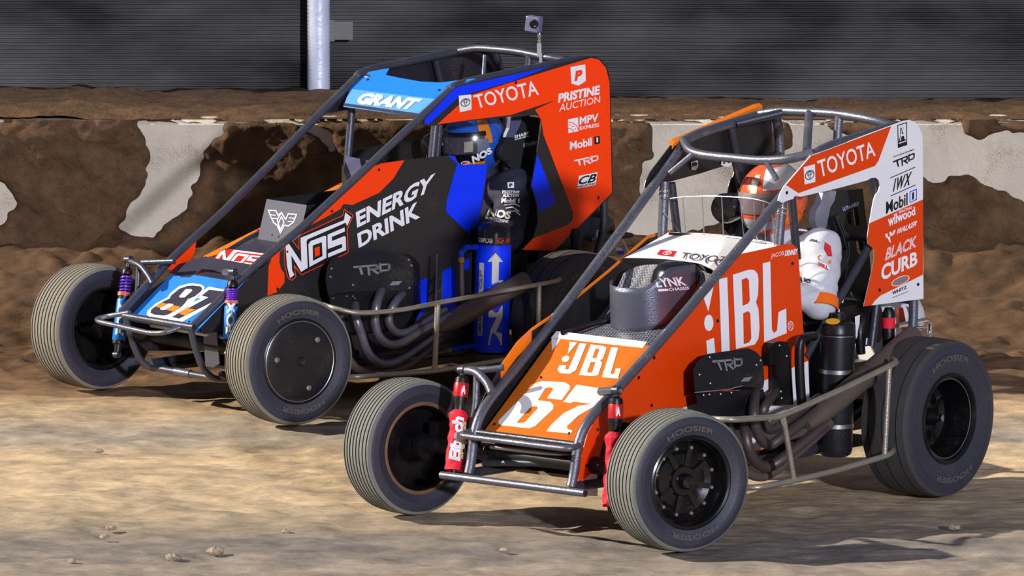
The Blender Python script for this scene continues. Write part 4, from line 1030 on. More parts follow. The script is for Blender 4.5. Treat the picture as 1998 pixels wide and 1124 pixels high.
# oil tank
t0, t1 = A.Y(1635, 626, .37), A.Y(1629, 890, .37); tx = unit(t1 - t0); Ln = np.linalg.norm(t1 - t0)
tk = MB().lathe(t0, tx, [(0, .050), (.004, .060), (.012, .066), (.045, .068), (.048, .0655), (Ln - .03, .0655), (Ln - .01, .060), (Ln, .045)], 32).build('oil_tank', M('dusty_black_tank', (34, 34, 38), .36, metal=.4, var=.3, scale=8, dust=.35), carA, smooth=True)
for k in (.180, .385):
    MB().lathe(t0 + tx * k, tx, [(0, .066), (.001, .068), (.016, .068), (.017, .066)], 32).build('tank_strap', ALU, tk, smooth=True)
MB().lathe(t0 + tx * .052, tx, [(0, .0655), (.001, .0668), (.003, .0668), (.004, .0655)], 32).build('tank_seam', ALU, tk, smooth=True)
tube('tank_neck', [t0, t0 - tx * .03], .028, BLACKM, carA)
decal('sticker', [ell(1625, 627, 14, 6)], A.plane((0, 1, .2), .43 + .2 * .64), YELLOW, tk, 0)
# nerf bars
nf = MB().tube([A.Y(1330, 815, .40), A.Y(1400, 818, .60), A.Y(1430, 819, .655), A.Y(1518, 814, .66), A.Y(1540, 805, .66), A.Y(1640, 761, .66), A.Y(1738, 713, .66), A.Y(1750, 707, .63), A.Y(1742, 702, .58)], .0115, .04)
nb = nf.build('nerf_bar', NERF, carA, smooth=True)
for p, q in (((1528, 812), (1549, 936)), ((1735, 716), (1726, 886))):
    tube('nerf_post', [A.Y(*p, .66), A.Y(*q, .66)], .0105, NERF, nb)
tube('nerf_lower_rail', [A.Y(1400, 952, .40), A.Y(1450, 952, .60), A.Y(1480, 951, .655), A.Y(1549, 938, .66), A.Y(1640, 916, .66), A.Y(1733, 888, .66), A.Y(1745, 878, .62), A.Y(1690, 872, .36)], .0115, NERF, nb, fr=.04)
sym = [(-.42, -.34, .42), (-.46, -.52, .41), (-1.1, -.53, .44), (-1.30, -.50, .46), (-1.35, -.33, .45)]
tube('nerf_bar', sym, .0115, NERF, carA)
# floor pan and belly
MB().box((-.95, 0, .175), (1.5, .58, .012)).build('floor_pan', M('pale_floor_pan', (120, 110, 96), .6, metal=.3, var=.3, dust=.5), carA)
MB().box((-1.62, 0, .33), (.26, .30, .26)).lathe((-1.6, -.55, .30), (0, 1, 0), [(0, .035), (1.05, .035)], 16).lathe((-1.6, -.45, .31), (0, 1, 0), [(0, .11), (.012, .11)], 24).build('rear_axle', BLACKM, carA, smooth=False)
# tail tank behind the driver, with white and orange print
tt = MB(); rows = []
for x_, w_, zl, zh in ((-1.80, .20, .42, .72), (-1.95, .20, .44, .74), (-2.10, .15, .48, .70), (-2.20, .06, .54, .64)):
    rows.append([V3((x_, w_ * math.cos(a), (zl + zh) / 2 + (zh - zl) / 2 * math.sin(a))) for a in [2 * math.pi * k / 20 for k in range(20)]])
tt.add(([p for r_ in rows for p in r_], [(i * 20 + k, i * 20 + (k + 1) % 20, (i + 1) * 20 + (k + 1) % 20, (i + 1) * 20 + k) for i in range(3) for k in range(20)] + [tuple(range(20)), tuple(range(60, 80))]))
tl = tt.build('tail_tank', WHITE, carA, smooth=True)
TP = YP(.215)
decal('orange_field', [[(1748, 602), (1762, 600), (1770, 640), (1760, 645)], [(1775, 595), (1784, 598), (1790, 640), (1782, 640)]], TP, ORANGE, tl, .004)
# rear shock, bumper
rsh = MB().lathe(A.Y(1734, 600, .36), (0, 0, -1), [(0, .014), (.02, .024), (.20, .024), (.22, .016), (.30, .012)], 18).build('rear_shock', BLACKM, carA, smooth=True)
MB().lathe(A.Y(1734, 619, .36), (0, 0, -1), [(0, .0245), (.001, .0255), (.040, .0255), (.041, .0245)], 20).build('shock_band', REDCLOTH, rsh, smooth=True)
rb_ = A.Y(1806, 625, .24); 
tube('rear_bumper', [(-1.80, .25, rb_[2]), (-1.98, .25, rb_[2] + .004), (-2.0, .25, rb_[2] - .01), (-2.0, .25, rb_[2] - .06), (-1.82, .25, rb_[2] - .075)], .0095, CHROME, carA, fr=.02)
tube('rear_bumper', [(-1.80, -.25, rb_[2]), (-2.0, -.25, rb_[2]), (-2.0, -.25, rb_[2] - .06), (-1.82, -.25, rb_[2] - .075)], .0095, CHROME, carA, fr=.02)
tube('rear_bumper', [(-2.0, .25, rb_[2] - .03), (-2.0, -.25, rb_[2] - .03)], .0095, CHROME, carA)
# --- front suspension
mount = [V3((-.02, .375, .565)), V3((.02, .33, .555)), V3((.035, .29, .505)), V3((.03, .252, .455))]
shock_boot(carA, A, A.X(903, 722, .0), A.X(884, 928, .105), True)
shock_boot(carA, A, A.X(1203, 762, .0), A.X(1192, 1000, .06), False)
tube('shock_mount', [A.X(905, 722, -.005), A.X(930, 727, .01), A.X(950, 747, .02), A.X(959, 766, .03)], .0165, STEEL, carA, curve=True)
tube('shock_mount', [A.X(905, 721, -.01), A.X(945, 722, -.03), A.X(982, 717, -.06)], .0125, STEEL, carA)
tube('shock_mount', [A.X(930, 733, .0), A.X(928, 800, .02), A.X(915, 850, .03)], .0125, STEEL, carA)
tube('shock_mount', [A.X(1204, 762, .0), A.X(1172, 764, -.04)], .0155, STEEL, carA)
MB().lathe((0, -.60, .27), (0, 1, 0), [(0, .032), (1.20, .032)], 20).build('front_axle', M('axle_black', (28, 27, 27), .45, metal=.4, var=.2, dust=.15), carA, smooth=True)
for s in (1, -1):
    MB().lathe((0, .555 * s, .257), (0, s, 0), [(0, .05), (.03, .052), (.05, .03)], 18).box((-.03, .52 * s, .30), (.06, .05, .11)).build('spindle', BLACKM, carA, smooth=False)
    tube('radius_rod', [(-.02, .44 * s, .32), (-.60, .34 * s, .33)], .011, BLACKM, carA)
    tube('radius_rod', [(.0, .44 * s, .20), (-.60, .34 * s, .22)], .011, BLACKM, carA)
tube('drag_link', [(.05, -.20, .30), (-.04, .50, .29)], .010, ALU, carA)
tube('panhard_rod', [(.045, -.24, .235), (.0, .12, .265)], .013, STEELD, carA)
MB().box((-.10, 0, .30), (.02, .44, .16)).build('radiator_panel', BLACKM, carA)
# --- window screen
top = [A.Y(1296, 389, -.27), A.X(1340, 384, -1.02), A.X(1400, 383, -1.00), A.X(1470, 388, -1.00), A.X(1515, 402, -1.02), A.Y(1528, 415, .27)]
bot = [A.Y(1300, 462, -.26), A.X(1340, 462, -1.02), A.X(1420, 462, -1.00), A.X(1480, 472, -1.0), A.X(1508, 482, -1.02)]
ws = MB().curve(top, .0022, 6).curve(bot, .0022, 6)
for u0, v0, u1, v1 in ((1332, 385, 1338, 462), (1370, 384, 1374, 462), (1408, 384, 1412, 463), (1444, 386, 1452, 468), (1470, 390, 1476, 470), (1490, 397, 1494, 478), (1507, 404, 1511, 482)):
    ws.tube([A.X(u0, v0, -1.01), A.X(u1, v1, -1.01)], .0021, 0, 6)
ws.tube([A.X(1296, 415, -1.02), A.X(1335, 464, -1.02)], .0015, 0, 6)
ws.build('window_screen', WIRE, carA, smooth=True)
steering_and_seat(carA, -1.03, .79, (-1.36, 0, 1.11))
# head surround beside the helmet
hs = [(1606, 376), (1618, 372), (1632, 374), (1628, 392), (1620, 405), (1616, 425), (1612, 445), (1596, 446), (1590, 430), (1592, 412), (1602, 396)]
HSP = YP(.20)
hr = plate('head_surround', [px_loop(HSP, hs, 0)], (0, 1, 0), .03, M('silver_grey_shell', (120, 122, 138), .3, metal=.3, var=.1, coat=.3), carA)
hs2 = [(1612, 404), (1680, 372), (1690, 380), (1700, 600), (1660, 600), (1648, 520), (1640, 470), (1660, 440), (1662, 412), (1612, 424)]
bk = [(1632, 373), (1683, 368), (1694, 460), (1704, 588), (1690, 600), (1660, 560), (1628, 520), (1612, 500), (1612, 420)]
bh1 = [(1664, 408), (1673, 404), (1678, 440), (1668, 440)]; bh2 = [(1653, 415), (1660, 413), (1662, 438), (1653, 434)]; bh3 = [(1668, 455), (1680, 453), (1688, 508), (1672, 490)]; bh4 = [(1614, 436), (1630, 428), (1632, 436), (1618, 440)]
BKP = YP(.10)
bkp = plate('seat_back_panel', [px_loop(BKP, l_, 0) for l_ in (bk, bh1, bh2, bh3)], (0, 1, 0), .02, BLACKF, carA)
text('lettering', 'ULTRA-SHIELD', [(1644, 405), (1675, 393), (1676, 400), (1645, 412)], YP(.105), M('pale_blue_print', (150, 170, 220), .5), bkp, .03)
tube('belt_bracket', [A.Y(1630, 420, .16), A.Y(1648, 470, .18), A.Y(1650, 500, .18), A.Y(1636, 530, .18)], .014, BLACKG, carA, curve=True)
MB().lathe(A.Y(1630, 478, .20), (0, 1, 0), [(0, .034), (.012, .034), (.018, .028), (.018, .0)], 20, caps=False).build('shoulder_pad', BLACKG, carA, smooth=True)
tube('seat_strut', [A.Y(1692, 600, .28), A.Y(1676, 640, .30), A.Y(1680, 690, .30)], .018, BLACKM, carA)
MB().box((-1.45, .20, .66), (.30, .16, .10)).build('side_box', BLACKM, carA)
decal('sticker', [[(1636, 573), (1648, 573), (1645, 591), (1640, 591), (1641, 580), (1634, 580)], [(1628, 604), (1638, 603), (1639, 612), (1629, 613)], [(1609, 608), (1613, 607), (1611, 624), (1609, 624)]], YP(.29), WHITEP, carA.children[-1], 0)
cal = [(1680, 610), (1720, 600), (1728, 640), (1716, 668), (1690, 676), (1672, 668)]
plate('brake_duct', [px_loop(YP(.30), cal, 0)], (0, 1, 0), .03, BLACKM, carA)
decal('sticker', [[(1668, 618), (1678, 614), (1676, 650), (1670, 662)], [(1700, 608), (1704, 606), (1700, 636), (1704, 650), (1697, 654)], [(1690, 660), (1705, 656), (1706, 669), (1689, 673)]], YP(.302), WHITEP, carA.children[-1], 0)

# ================================================================== THE FAR CAR: black, blue and orange, number 87
Bf = Frame(-1.3065, 33.2675, -50.4)
carB = tag(empty('race_car', tuple(Bf.o), Bf.rot), 'black, blue and orange midget race car number 87, behind and left of the near car', 'race car')
SB = Bf.plane((.053, 1, 0), .252)
def SBo(off): return Bf.plane((.053, 1, 0), .252 + off)
YB = lambda y: Bf.plane((0, 1, 0), y)
XB = lambda x: Bf.plane((1, 0, 0), x)
wheel(carB, 0, .653, .260, .175, -4.6, 'cover', 'front left wheel with a flat black cover', grooves=8, tread=TREADB)
wheel(carB, 0, -.653, .257, .200, 0.5, 'bolts', 'front right wheel', grooves=8, dish=-.05, tread=TREADB)
wheel(carB, -1.60, .53, .277, .225, 0, 'hub', 'rear left wheel', grooves=3, tread=TREADR)
wheel(carB, -1.60, -.66, .325, .30, 0, 'hub', 'rear right wheel', grooves=3, tread=TREADR)
STEELB = M('charcoal_metallic_tube', (80, 82, 94), .34, metal=.55, var=.2, scale=30, bump=.15, bscale=260, dust=.35)
left_pxB = [(380, 634), (430, 585), (472, 542), (530, 492), (586, 447), (640, 397), (698, 344), (746, 298), (820, 230), (860, 194), (880, 176)]
pathB = [SB(*p) for p in left_pxB] + [V3(p) for p in [(-1.125, .311, 1.247), (-1.20, .315, 1.264), (-1.78, .322, 1.318), (-1.87, .326, 1.30), (-1.91, .328, 1.2), (-1.92, .33, .60), (-1.86, .32, .42)]]
for s in (1, -1): tube('main_tube', [p * np.array([1, s, 1]) for p in pathB], .0170, STEELB, carB, fr=.06, sides=14)
# nose bars
tube('nose_bar', [(.152, -.232, .356), (.152, .236, .358)], .0145, STEELB, carB)
MB().lathe((.152, .2365, .358), (0, 1, 0), [(0, .011), (.0006, .011)], 14).build('tube_bore', BLACKF, carB)
tube('nose_bar', [(.15, -.20, .372), (.17, -.315, .348), (.215, -.335, .338), (.235, -.30, .333), (.235, .05, .322), (.22, .13, .330), (.16, .15, .350)], .0105, STEEL, carB, fr=.03)
legs = [(.155, .215, .345), (.125, .215, .245), (.088, .215, .172), (.03, .215, .130), (-.40, .24, .125)]
sym_tube('bumper_leg', legs, .0135, STEELB, carB, fr=.05)
tube('lower_cross_bar', [(.03, -.215, .137), (.03, .215, .137)], .0135, STEELB, carB)
MB().lathe((.03, -.05, .137), (0, 1, 0), [(0, .0165), (.10, .0165)], 16).build('bar_coupling', STEEL, carB, smooth=True)
sym_tube('lower_rail', [(.02, .235, .15), (-.45, .275, .15), (-1.2, .315, .15), (-1.86, .32, .42)], .018, STEELD, carB)
# roof
tube('roof_bar', [(-1.665, -.322, 1.305), (-1.675, -.20, 1.330), (-1.68, .05, 1.335), (-1.685, .22, 1.325), (-1.72, .315, 1.315)], .0170, STEELB, carB, fr=.06)
tube('roof_bar', [(-1.15, -.305, 1.235), (-1.15, 0, 1.205), (-1.15, .305, 1.235)], .016, STEELB, carB)
tube('roof_brace', [Bf.X(946, 108, -1.60), Bf.X(941, 178, -1.55)], .0085, STEEL, carB)
tube('roof_brace', [(-1.68, .13, 1.328), (-1.66, .13, 1.0), (-1.60, .12, .70)], .0155, STEELB, carB)
sym_tube('rear_brace', [(-1.55, .325, 1.28), (-1.66, .325, .90), (-1.58, .32, .50)], .016, STEELD, carB)
for s in (1, -1): tube('cockpit_post', [(-1.065, .275 * s, 1.13), (-1.035, .272 * s, .88)], .0165, STEELB, carB, sides=16)
tube('cockpit_post', [(-1.092, .27, 1.12), (-1.075, .26, .90)], .015, STEELD, carB)
tube('rear_cross_bar', [(-1.66, -.325, .90), (-1.66, .325, .90)], .016, STEELD, carB)
tube('rear_cross_bar', [(-1.92, -.325, .66), (-1.92, .325, .66)], .016, STEELD, carB)
# --- left side panel
outB = [(392, 640), (430, 600), (474, 556), (532, 504), (588, 458), (642, 408), (700, 352), (729, 326), (744, 319), (790, 312), (880, 303), (888, 304), (893, 315), (900, 322), (952, 320), (950, 338), (943, 390), (935, 436), (920, 447), (917, 458),
        (926, 510), (930, 600), (928, 700), (800, 722), (690, 738), (610, 745), (560, 730), (548, 640), (520, 590), (470, 615), (430, 646), (398, 652)]
spB = plate('side_panel', [px_loop(SB, outB, 0)], SB.n, .003, BLACKW, carB)
decal('orange_field', [[(590, 449), (642, 404), (728, 325), (744, 319), (789, 312.5), (768, 348), (740, 376), (688, 400), (670, 398), (664, 408), (650, 416), (600, 443)]], SB, ORANGE_B, spB, .0008)
decal('orange_field', [[(546, 488), (545, 512), (549, 526), (555, 533), (555, 552), (540, 570), (522, 577), (524, 520), (530, 504)]], SB, ORANGE_B, spB, .0008)
decal('blue_field', [[(873, 303.5), (887, 304.5), (892, 315), (900, 322.5), (951, 320.5), (949, 338), (934, 435), (919, 446), (916, 457), (871, 414), (871, 393), (892, 319)]], SB, BLUE, spB, .0008)
decal('blue_field', [[(809, 551), (835, 541), (836, 600), (820, 618), (806, 630)]], SB, BLUE, spB, .0008)
decal('blue_field', [[(864, 528), (886, 519), (890, 560), (888, 610), (862, 640)]], SB, BLUE, spB, .0008)
decal('blue_field', [[(905, 508), (915, 504), (915, 524), (905, 528)]], SB, BLUE, spB, .0008)
zb = lambda p: (540 + p[0] / 4.995, 400 + p[1] / 4.995)
ol = [(70, 400), (130, 342), (160, 350), (212, 420), (212, 305), (240, 285), (640, 100), (655, 35), (748, 98), (690, 240), (700, 460), (680, 475), (240, 685), (175, 610), (190, 700), (150, 738), (110, 720), (75, 600)]
il = [(78, 402), (130, 351), (156, 358), (220, 440), (219, 310), (243, 292), (647, 106), (660, 48), (739, 100), (682, 238), (692, 456), (676, 468), (242, 676), (165, 575), (182, 697), (150, 728), (116, 714), (83, 598)]
decal('logo_border', [[zb(p) for p in ol]], SB, ORANGE_B, spB, .0012)
decal('logo_ground', [[zb(p) for p in il]], SB, BLACKP, spB, .0020)
Nl = [(112, 368), (240, 560), (232, 320), (655, 148), (668, 72), (724, 118), (686, 205), (672, 172), (300, 335), (290, 355), (302, 612), (238, 652), (142, 490), (150, 640), (172, 680), (130, 714), (100, 600), (86, 398)]
Ol = ([(308, 385), (330, 352), (470, 298), (482, 308), (484, 515), (318, 605)], [(350, 395), (440, 362), (446, 498), (354, 545)])
Sl_ = [(495, 290), (660, 220), (664, 258), (535, 312), (540, 352), (660, 302), (672, 315), (676, 440), (500, 512), (500, 472), (638, 415), (636, 378), (498, 430)]
NOSL = [Nl, Ol, Sl_]
decal('logo', [[zb(p) for p in Nl], tuple([zb(p) for p in r_] for r_ in Ol), [zb(p) for p in Sl_]], SB, WHITEP, spB, .0028)
decal('logo_dot', [[zb(p) for p in [(368, 420), (418, 400), (420, 488), (373, 508)]], ], SB, ORANGE_B, spB, .0028)
text('lettering', 'ENERGY', [(694, 414), (850, 337), (838, 374), (697, 445)], SB, WHITEP, spB, .035)
text('lettering', 'DRINK', [(697, 456), (817, 392), (820, 424), (700, 484)], SB, WHITEP, spB, .035)
bolts_on(SB, [(647, 412), (739, 331), (560, 491), (541, 564), (679, 407)], spB)
# the same logo as norm shapes for other places
allp = np.array([p for l_ in (Nl, Ol[0], Sl_) for p in l_], float)
lo, hi = allp.min(0), allp.max(0)
# un-slant: the traced logo climbs to the right
def nn(p):
    x = (p[0] - 86) / 600.0; y = (p[1] + x * 265 - 395) / 320.0
    return (x, 1 - y)
NOSN = [[nn(p) for p in Nl[:4]] + [(1.0, nn(Nl[3])[1]), (1.0, nn(Nl[3])[1] - .12)] + [nn(p) for p in Nl[8:]], tuple([nn(p) for p in r_] for r_ in Ol), [nn(p) for p in Sl_]]
# --- right side panel (inside black) with its lip coloured as floodlit orange
rinB = [(.15, .36), (.05, .43), (-.12, .50), (-.275, .561), (-.607, .660), (-.874, .755), (-1.06, .812), (-1.09, .932), (-1.471, .955), (-1.50, .60), (-1.22, .15), (-.4, .16), (.03, .20), (.14, .30)]
rlB = [np.array([x, -(.252 - .053 * x), z_]) for x, z_ in rinB]
rpB = plate('side_panel', [rlB], (0, -1, 0), .003, BLACKW, carB)
lpb = MB()
for a, b2 in zip(rlB[3:6], rlB[4:7]):
    lpb.plate([[a, b2, b2 + (0, .055, .0), a + (0, .055, 0)]], (0, 0, 1), .002)
lb_ = lpb.build('panel_lip', ORANGE_LIT, rpB)
bolts_on(Bf.Z and Bf.plane((.30, 0, 1), .640), [(503, 449), (662, 360)], lb_, .006, REDP)
plate('side_panel', [[(-.10, -.259, .52), (-.05, -.259, .545), (-.25, -.270, .655), (-.235, -.270, .58), (-.20, -.268, .535)]], (0, -1, 0), .003, ORANGE_B, carB)
# --- nose panel, hood, scoop
_n = unit((.153, 0, .209)); _e = -_n * .018
NB = Bf.plane3(V3((.146, .2, .357)) + _e, V3((.146, -.2, .357)) + _e, V3((-.063, 0, .510)) + _e)
dirn = unit((-.209, 0, .153)); nb0 = V3((.152, 0, .353)) + _e
wB = .232
nsB = plate('nose_panel', [[nb0 + (0, -wB, 0), nb0 + (0, wB, 0), nb0 + dirn * .30 + (0, wB, 0), nb0 + dirn * .30 + (0, -wB, 0)]], NB.n, .003, M('floodlit_nose_blue', (34, 126, 228), .38, var=.05, coat=.2, dust=.10), carB)  # royal blue wrap, sky-blue shift from the floodlight painted into it
zc = lambda p: (180 + p[0] / 4.995, 480 + p[1] / 4.995)
e8 = [(960, 362), (1060, 375), (1095, 400), (1085, 440), (1040, 500), (1010, 512), (990, 540), (945, 590), (935, 620), (760, 700), (700, 716), (560, 700), (530, 665), (540, 630), (620, 560), (735, 500), (760, 460), (850, 390)]
d8 = [(985, 385), (1055, 393), (1072, 415), (1060, 440), (1000, 490), (930, 518), (900, 560), (860, 600), (740, 668), (690, 678), (600, 668), (565, 650), (575, 620), (650, 560), (755, 510), (770, 480), (850, 415), (930, 388)]
h8a = [(910, 420), (965, 420), (975, 435), (900, 500), (855, 502), (845, 490)]; h8b = [(740, 560), (790, 565), (785, 580), (700, 625), (660, 618), (665, 600)]
e7 = [(1135, 396), (1312, 430), (1300, 470), (1240, 530), (850, 754), (715, 726), (990, 545), (1062, 512), (1008, 500), (1045, 468)]
d7 = [(1140, 425), (1300, 445), (1230, 515), (845, 708), (775, 692), (1130, 500), (1066, 482)]
decal('number_border', [[zc(p) for p in e8], [zc(p) for p in e7]], NB, WHITEP, nsB, .0012)
decal('number', [tuple([zc(p) for p in r_] for r_ in (d8, h8a, h8b)), [zc(p) for p in d7]], NB, NAVYP, nsB, .0020)
decal('number_band', [[zc(p) for p in [(668, 550), (735, 566), (662, 603), (612, 588)]], [zc(p) for p in [(790, 578), (862, 592), (795, 640), (715, 620)]], [zc(p) for p in [(925, 607), (1005, 618), (905, 676), (830, 655)]]], NB, ORANGE_LIT, nsB, .0028)
decal('number_counter', [[zc(p) for p in h8a], [zc(p) for p in h8b]], NB, WHITEP, nsB, .0016)
decal('dark_field', [[(330, 533), (350, 538), (352, 541), (371, 541), (394, 525), (417, 527), (435, 534), (452, 560), (480, 535), (500, 518), (400, 500), (350, 515)]], NB, NAVYP, nsB, .0006)
bolts_on(NB, [(441, 562), (259, 606), (369, 628)], nsB, .005)
hd0 = nb0 + dirn * .30
hdB = MB(); rows = [(V3((hd0[0], 0, hd0[2])), .235), (V3((-.267, 0, .556)), .238), (V3((-.452, 0, .632)), .245), (V3((-.70, 0, .715)), .26), (V3((-.95, 0, .80)), .275), (V3((-1.02, 0, .86)), .275)]
hdB.add(([c + (0, w_ if s > 0 else -min(w_, .207 if i_ > 0 else .235), 0) for i_, (c, w_) in enumerate(rows) for s in (-1, 1)], [(2 * i, 2 * i + 1, 2 * i + 3, 2 * i + 2) for i in range(len(rows) - 1)]))
hB = hdB.build('hood_panel', M('navy_grey_hood', (52, 50, 62), .38, var=.12, coat=.2, dust=.35), carB)
HBP = Bf.plane3((hd0[0], .2, hd0[2]), (hd0[0], -.2, hd0[2]), (-.452, 0, .632))
qN = [(434, 486), (523, 495), (500, 519), (413, 509)]
def rectl(m): return [(-m, 1 + m), (1 + m, 1 + m), (1 + m, -m), (-m, -m)]
glyphs('logo_border', [[(.02, 1.06), (.24, 1.06), (.33, .92), (.42, 1.0), (1.04, .98), (1.0, -.08), (.18, -.08), (-.04, -.05)]], qN, HBP, REDP, hB, .002)
glyphs('logo', NOSN, qN, HBP, WHITEP, hB, .0035)
text('lettering', 'ENERGY DRINK', [(405, 508), (491, 519), (486, 526), (399, 514)], HBP, WHITEP, hB, .04, 0, .003)
scp = [(512, 466), (549, 473), (592, 480), (588, 400), (523, 389)]
xs_ = -.478
f0 = [V3((-.452, -.125, .628)), V3((-.452, .14, .628)), V3((-.500, .14, .792)), V3((-.500, -.125, .792))]
bk0 = [V3((-.80, -.125, .745)), V3((-.80, .14, .745)), V3((-.86, .14, .800)), V3((-.86, -.125, .800))]
scoop = MB().add((f0 + bk0, [(0, 1, 2, 3), (1, 5, 6, 2), (0, 3, 7, 4), (4, 7, 6, 5)])).build('air_scoop', BLACKW, carB)
scoop.modifiers.new('thickness', 'SOLIDIFY').thickness = .004
SCP = Bf.plane3(f0[0], f0[1], f0[2])
MB().plate([[p + SCP.n * .002 for p in f0]], SCP.n, .003).build('scoop_face', M('slate_scoop_face', (44, 45, 68), .4, var=.06, dust=.2), scoop)
zd = lambda p: (360 + p[0] / 4.995, 340 + p[1] / 4.995)
wing = stroke([zd(p) for p in [(818, 350), (890, 355), (912, 400), (945, 372), (985, 440), (1012, 385), (1092, 392), (1060, 470), (1010, 505), (975, 495), (935, 572), (905, 500), (868, 470), (840, 410)]], 2.0, True)
wing += stroke([zd(p) for p in [(840, 395), (885, 400)]], 1.4) + stroke([zd(p) for p in [(855, 430), (895, 432)]], 1.4) + stroke([zd(p) for p in [(1020, 425), (1075, 430)]], 1.4) + stroke([zd(p) for p in [(1010, 460), (1060, 462)]], 1.4)
wing += stroke([zd(p) for p in [(945, 372), (905, 440), (935, 572)]], 2.0) + stroke([zd(p) for p in [(945, 410), (970, 470), (935, 540), (915, 480)]], 1.8, True)
decal('badge', wing, SCP, WHITEP, scoop, .0035)
bolts_on(SCP, [(545, 461), (532, 458)], scoop, .006)
# dash cowl plates in front of the cockpit
def quadX(px4, x): return [Bf.X(u, v, x) for u, v in px4]
plate('dash_cowl', [quadX([(674, 304), (702, 310), (705, 328), (678, 352), (671, 335)], -.93)], (1, 0, 0), .004, M('slate_plate', (80, 82, 112), .4, var=.05), carB)
plate('dash_cowl', [quadX([(714, 312), (727, 316), (724, 330), (712, 330)], -.93)], (1, 0, 0), .004, MATS['slate_plate'], carB)
MB().box((-1.02, 0, .83), (.03, .54, .10)).build('dash_panel', BLACKF, carB)
# --- visor
V1 = Bf.plane3((-1.004, .2, 1.133), (-1.004, -.2, 1.133), (-1.076, 0, 1.198))
V2 = Bf.plane3((-1.076, .2, 1.198), (-1.076, -.2, 1.198), (-1.153, 0, 1.250))
vz = plate('visor_panel', [px_loop(V1, [(683, 173), (670, 208), (818, 228), (858, 194)], 0)], V1.n, .003, BLUE_LIT_PALE, carB)
plate('visor_top', [px_loop(V2, [(683, 173), (858, 194), (887, 168), (928, 153), (900, 156), (860, 161), (820, 159), (780, 152), (752, 146), (759, 133), (735, 137), (712, 142)], 0)], V2.n, .003, BLUE_LIT, vz)
plate('visor_hem', [px_loop(V1, [(670, 206), (671, 201), (822, 222), (817, 228)], .0012)], V1.n, .001, NAVYP, vz)
text('lettering', 'GRANT', [(706, 180), (825, 193), (806, 215), (694, 202)], V1, WHITEP, vz, .06, .2, .0025)
bolts_on(V2, [(717, 156), (857, 176)], vz, .007)
# --- sail panels
sailB = [(826, 243), (828, 232), (888, 170), (900, 166), (1038, 136), (1150, 110), (1160, 110), (1172, 115), (1184, 130), (1190, 150), (1192, 200), (1196, 378), (1130, 444), (1082, 490), (1018, 488), (1040, 466), (1049, 434), (1047, 400), (1036, 362), (1047, 300), (1057, 240), (1055, 228), (1046, 224), (998, 227), (860, 242), (840, 246), (830, 246)]
SSB = SBo(.018)
s3B = px_loop(SSB, sailB, 0)
slB = plate('sail_panel', [s3B], SSB.n, .003, BLACKW, carB)
decal('orange_field', [[(853, 243), (896, 204), (923, 184), (1076, 136), (1153, 113), (1168, 116), (1182, 132), (1189, 160), (1191, 250), (1194, 376), (1128, 443), (1081, 489), (1019, 487.5), (1040, 465), (1110, 438), (1118, 428), (1118, 414), (1060, 262), (1057, 238), (1052, 226), (1044, 214), (1085, 195), (998, 224), (900, 236)]], SSB, ORANGE_B, slB, .0008)
decal('blue_field', [[(828, 241), (829.5, 232), (888, 171), (900, 167.5), (1038, 137.5), (1078, 128), (1000, 158), (905, 186), (893, 191), (836, 243)]], SSB, BLUE, slB, .0012)
decal('blue_field', [[(1048, 300), (1083, 389), (1081, 400), (1052, 413), (1047, 392), (1037, 362)]], SSB, BLUE, slB, .0012)
decal('emblem_plate', [[(895, 187), (919.5, 184), (920, 214), (897, 219)]], SSB, WHITEP, slB, .0016)
glyphs('emblem', EMBLEM, [(897, 192), (919, 188), (919, 208), (898, 212)], SSB, BLACKP, slB, .0024)
text('lettering', 'TOYOTA', [(923, 186), (1046, 156), (1052, 185), (931, 212)], SSB, WHITEP, slB, .012)
decal('badge', [[(1113, 131), (1142, 125.5), (1143, 158), (1129, 167), (1115, 163)]], SSB, WHITEP, slB)
text('lettering', 'P', [(1122, 139), (1137, 135), (1136, 155), (1121, 159)], SSB, ORANGE_B, slB, .06, .1, .0026)
text('lettering', 'PRISTINE', [(1089, 183), (1171, 166), (1171, 184), (1089, 201)], SSB, WHITEP, slB, .045, .1)
text('lettering', 'AUCTION', [(1093, 203), (1171, 187), (1171, 200), (1091, 218)], SSB, WHITEP, slB, .0)
text('lettering', 'MPV', [(1131, 228), (1168, 221), (1167, 237), (1131, 244)], SSB, WHITEP, slB, .03)
text('lettering', 'EXPRESS', [(1131, 247), (1169, 240), (1169, 247), (1131, 254)], SSB, WHITEP, slB, .02)
decal('badge', [[(1108, 233), (1128, 229), (1129, 256), (1109, 260)]], SSB, WHITEP, slB)
decal('badge_lines', stroke([(1109, 238), (1118, 240), (1126, 246), (1129, 254)], 1.3) + stroke([(1109, 250), (1114, 251), (1119, 255), (1120, 258)], 1.3) + stroke([(1110, 244), (1113, 244)], 1.2) + stroke([(1116, 246), (1119, 247)], 1.2) + stroke([(1122, 250), (1124, 252)], 1.2), SSB, ORANGE_B, slB, .0026)
text('lettering', 'Mobil', [(1112, 277), (1154, 268), (1155, 284), (1112, 293)], SSB, WHITEP, slB, .03)
decal('logo_box', [[(1159, 267), (1170, 265), (1171, 280), (1160, 282)]], SSB, BLACKP, slB)
text('lettering', '1', [(1163.6, 268.5), (1166.6, 268), (1167, 277.5), (1164, 278)], SSB, WHITEP, slB, .0, 0, .0026)
glyphs('logo', TRD, [(1121, 312), (1167, 302), (1167, 316), (1124, 325)], SSB, WHITEP, slB)
decal('badge', [[(1130, 343), (1166, 336), (1162, 361), (1126, 368)]], SSB, WHITEP, slB, .0014)
text('lettering', 'CB', [(1131, 345), (1165, 338), (1162, 355), (1128, 361)], SSB, BLACKP, slB, .03, .25, .0022)
text('lettering', 'INDUSTRIES', [(1127, 363), (1162, 356), (1162, 360), (1127, 367)], SSB, BLACKP, slB, .03, 0, .0022)
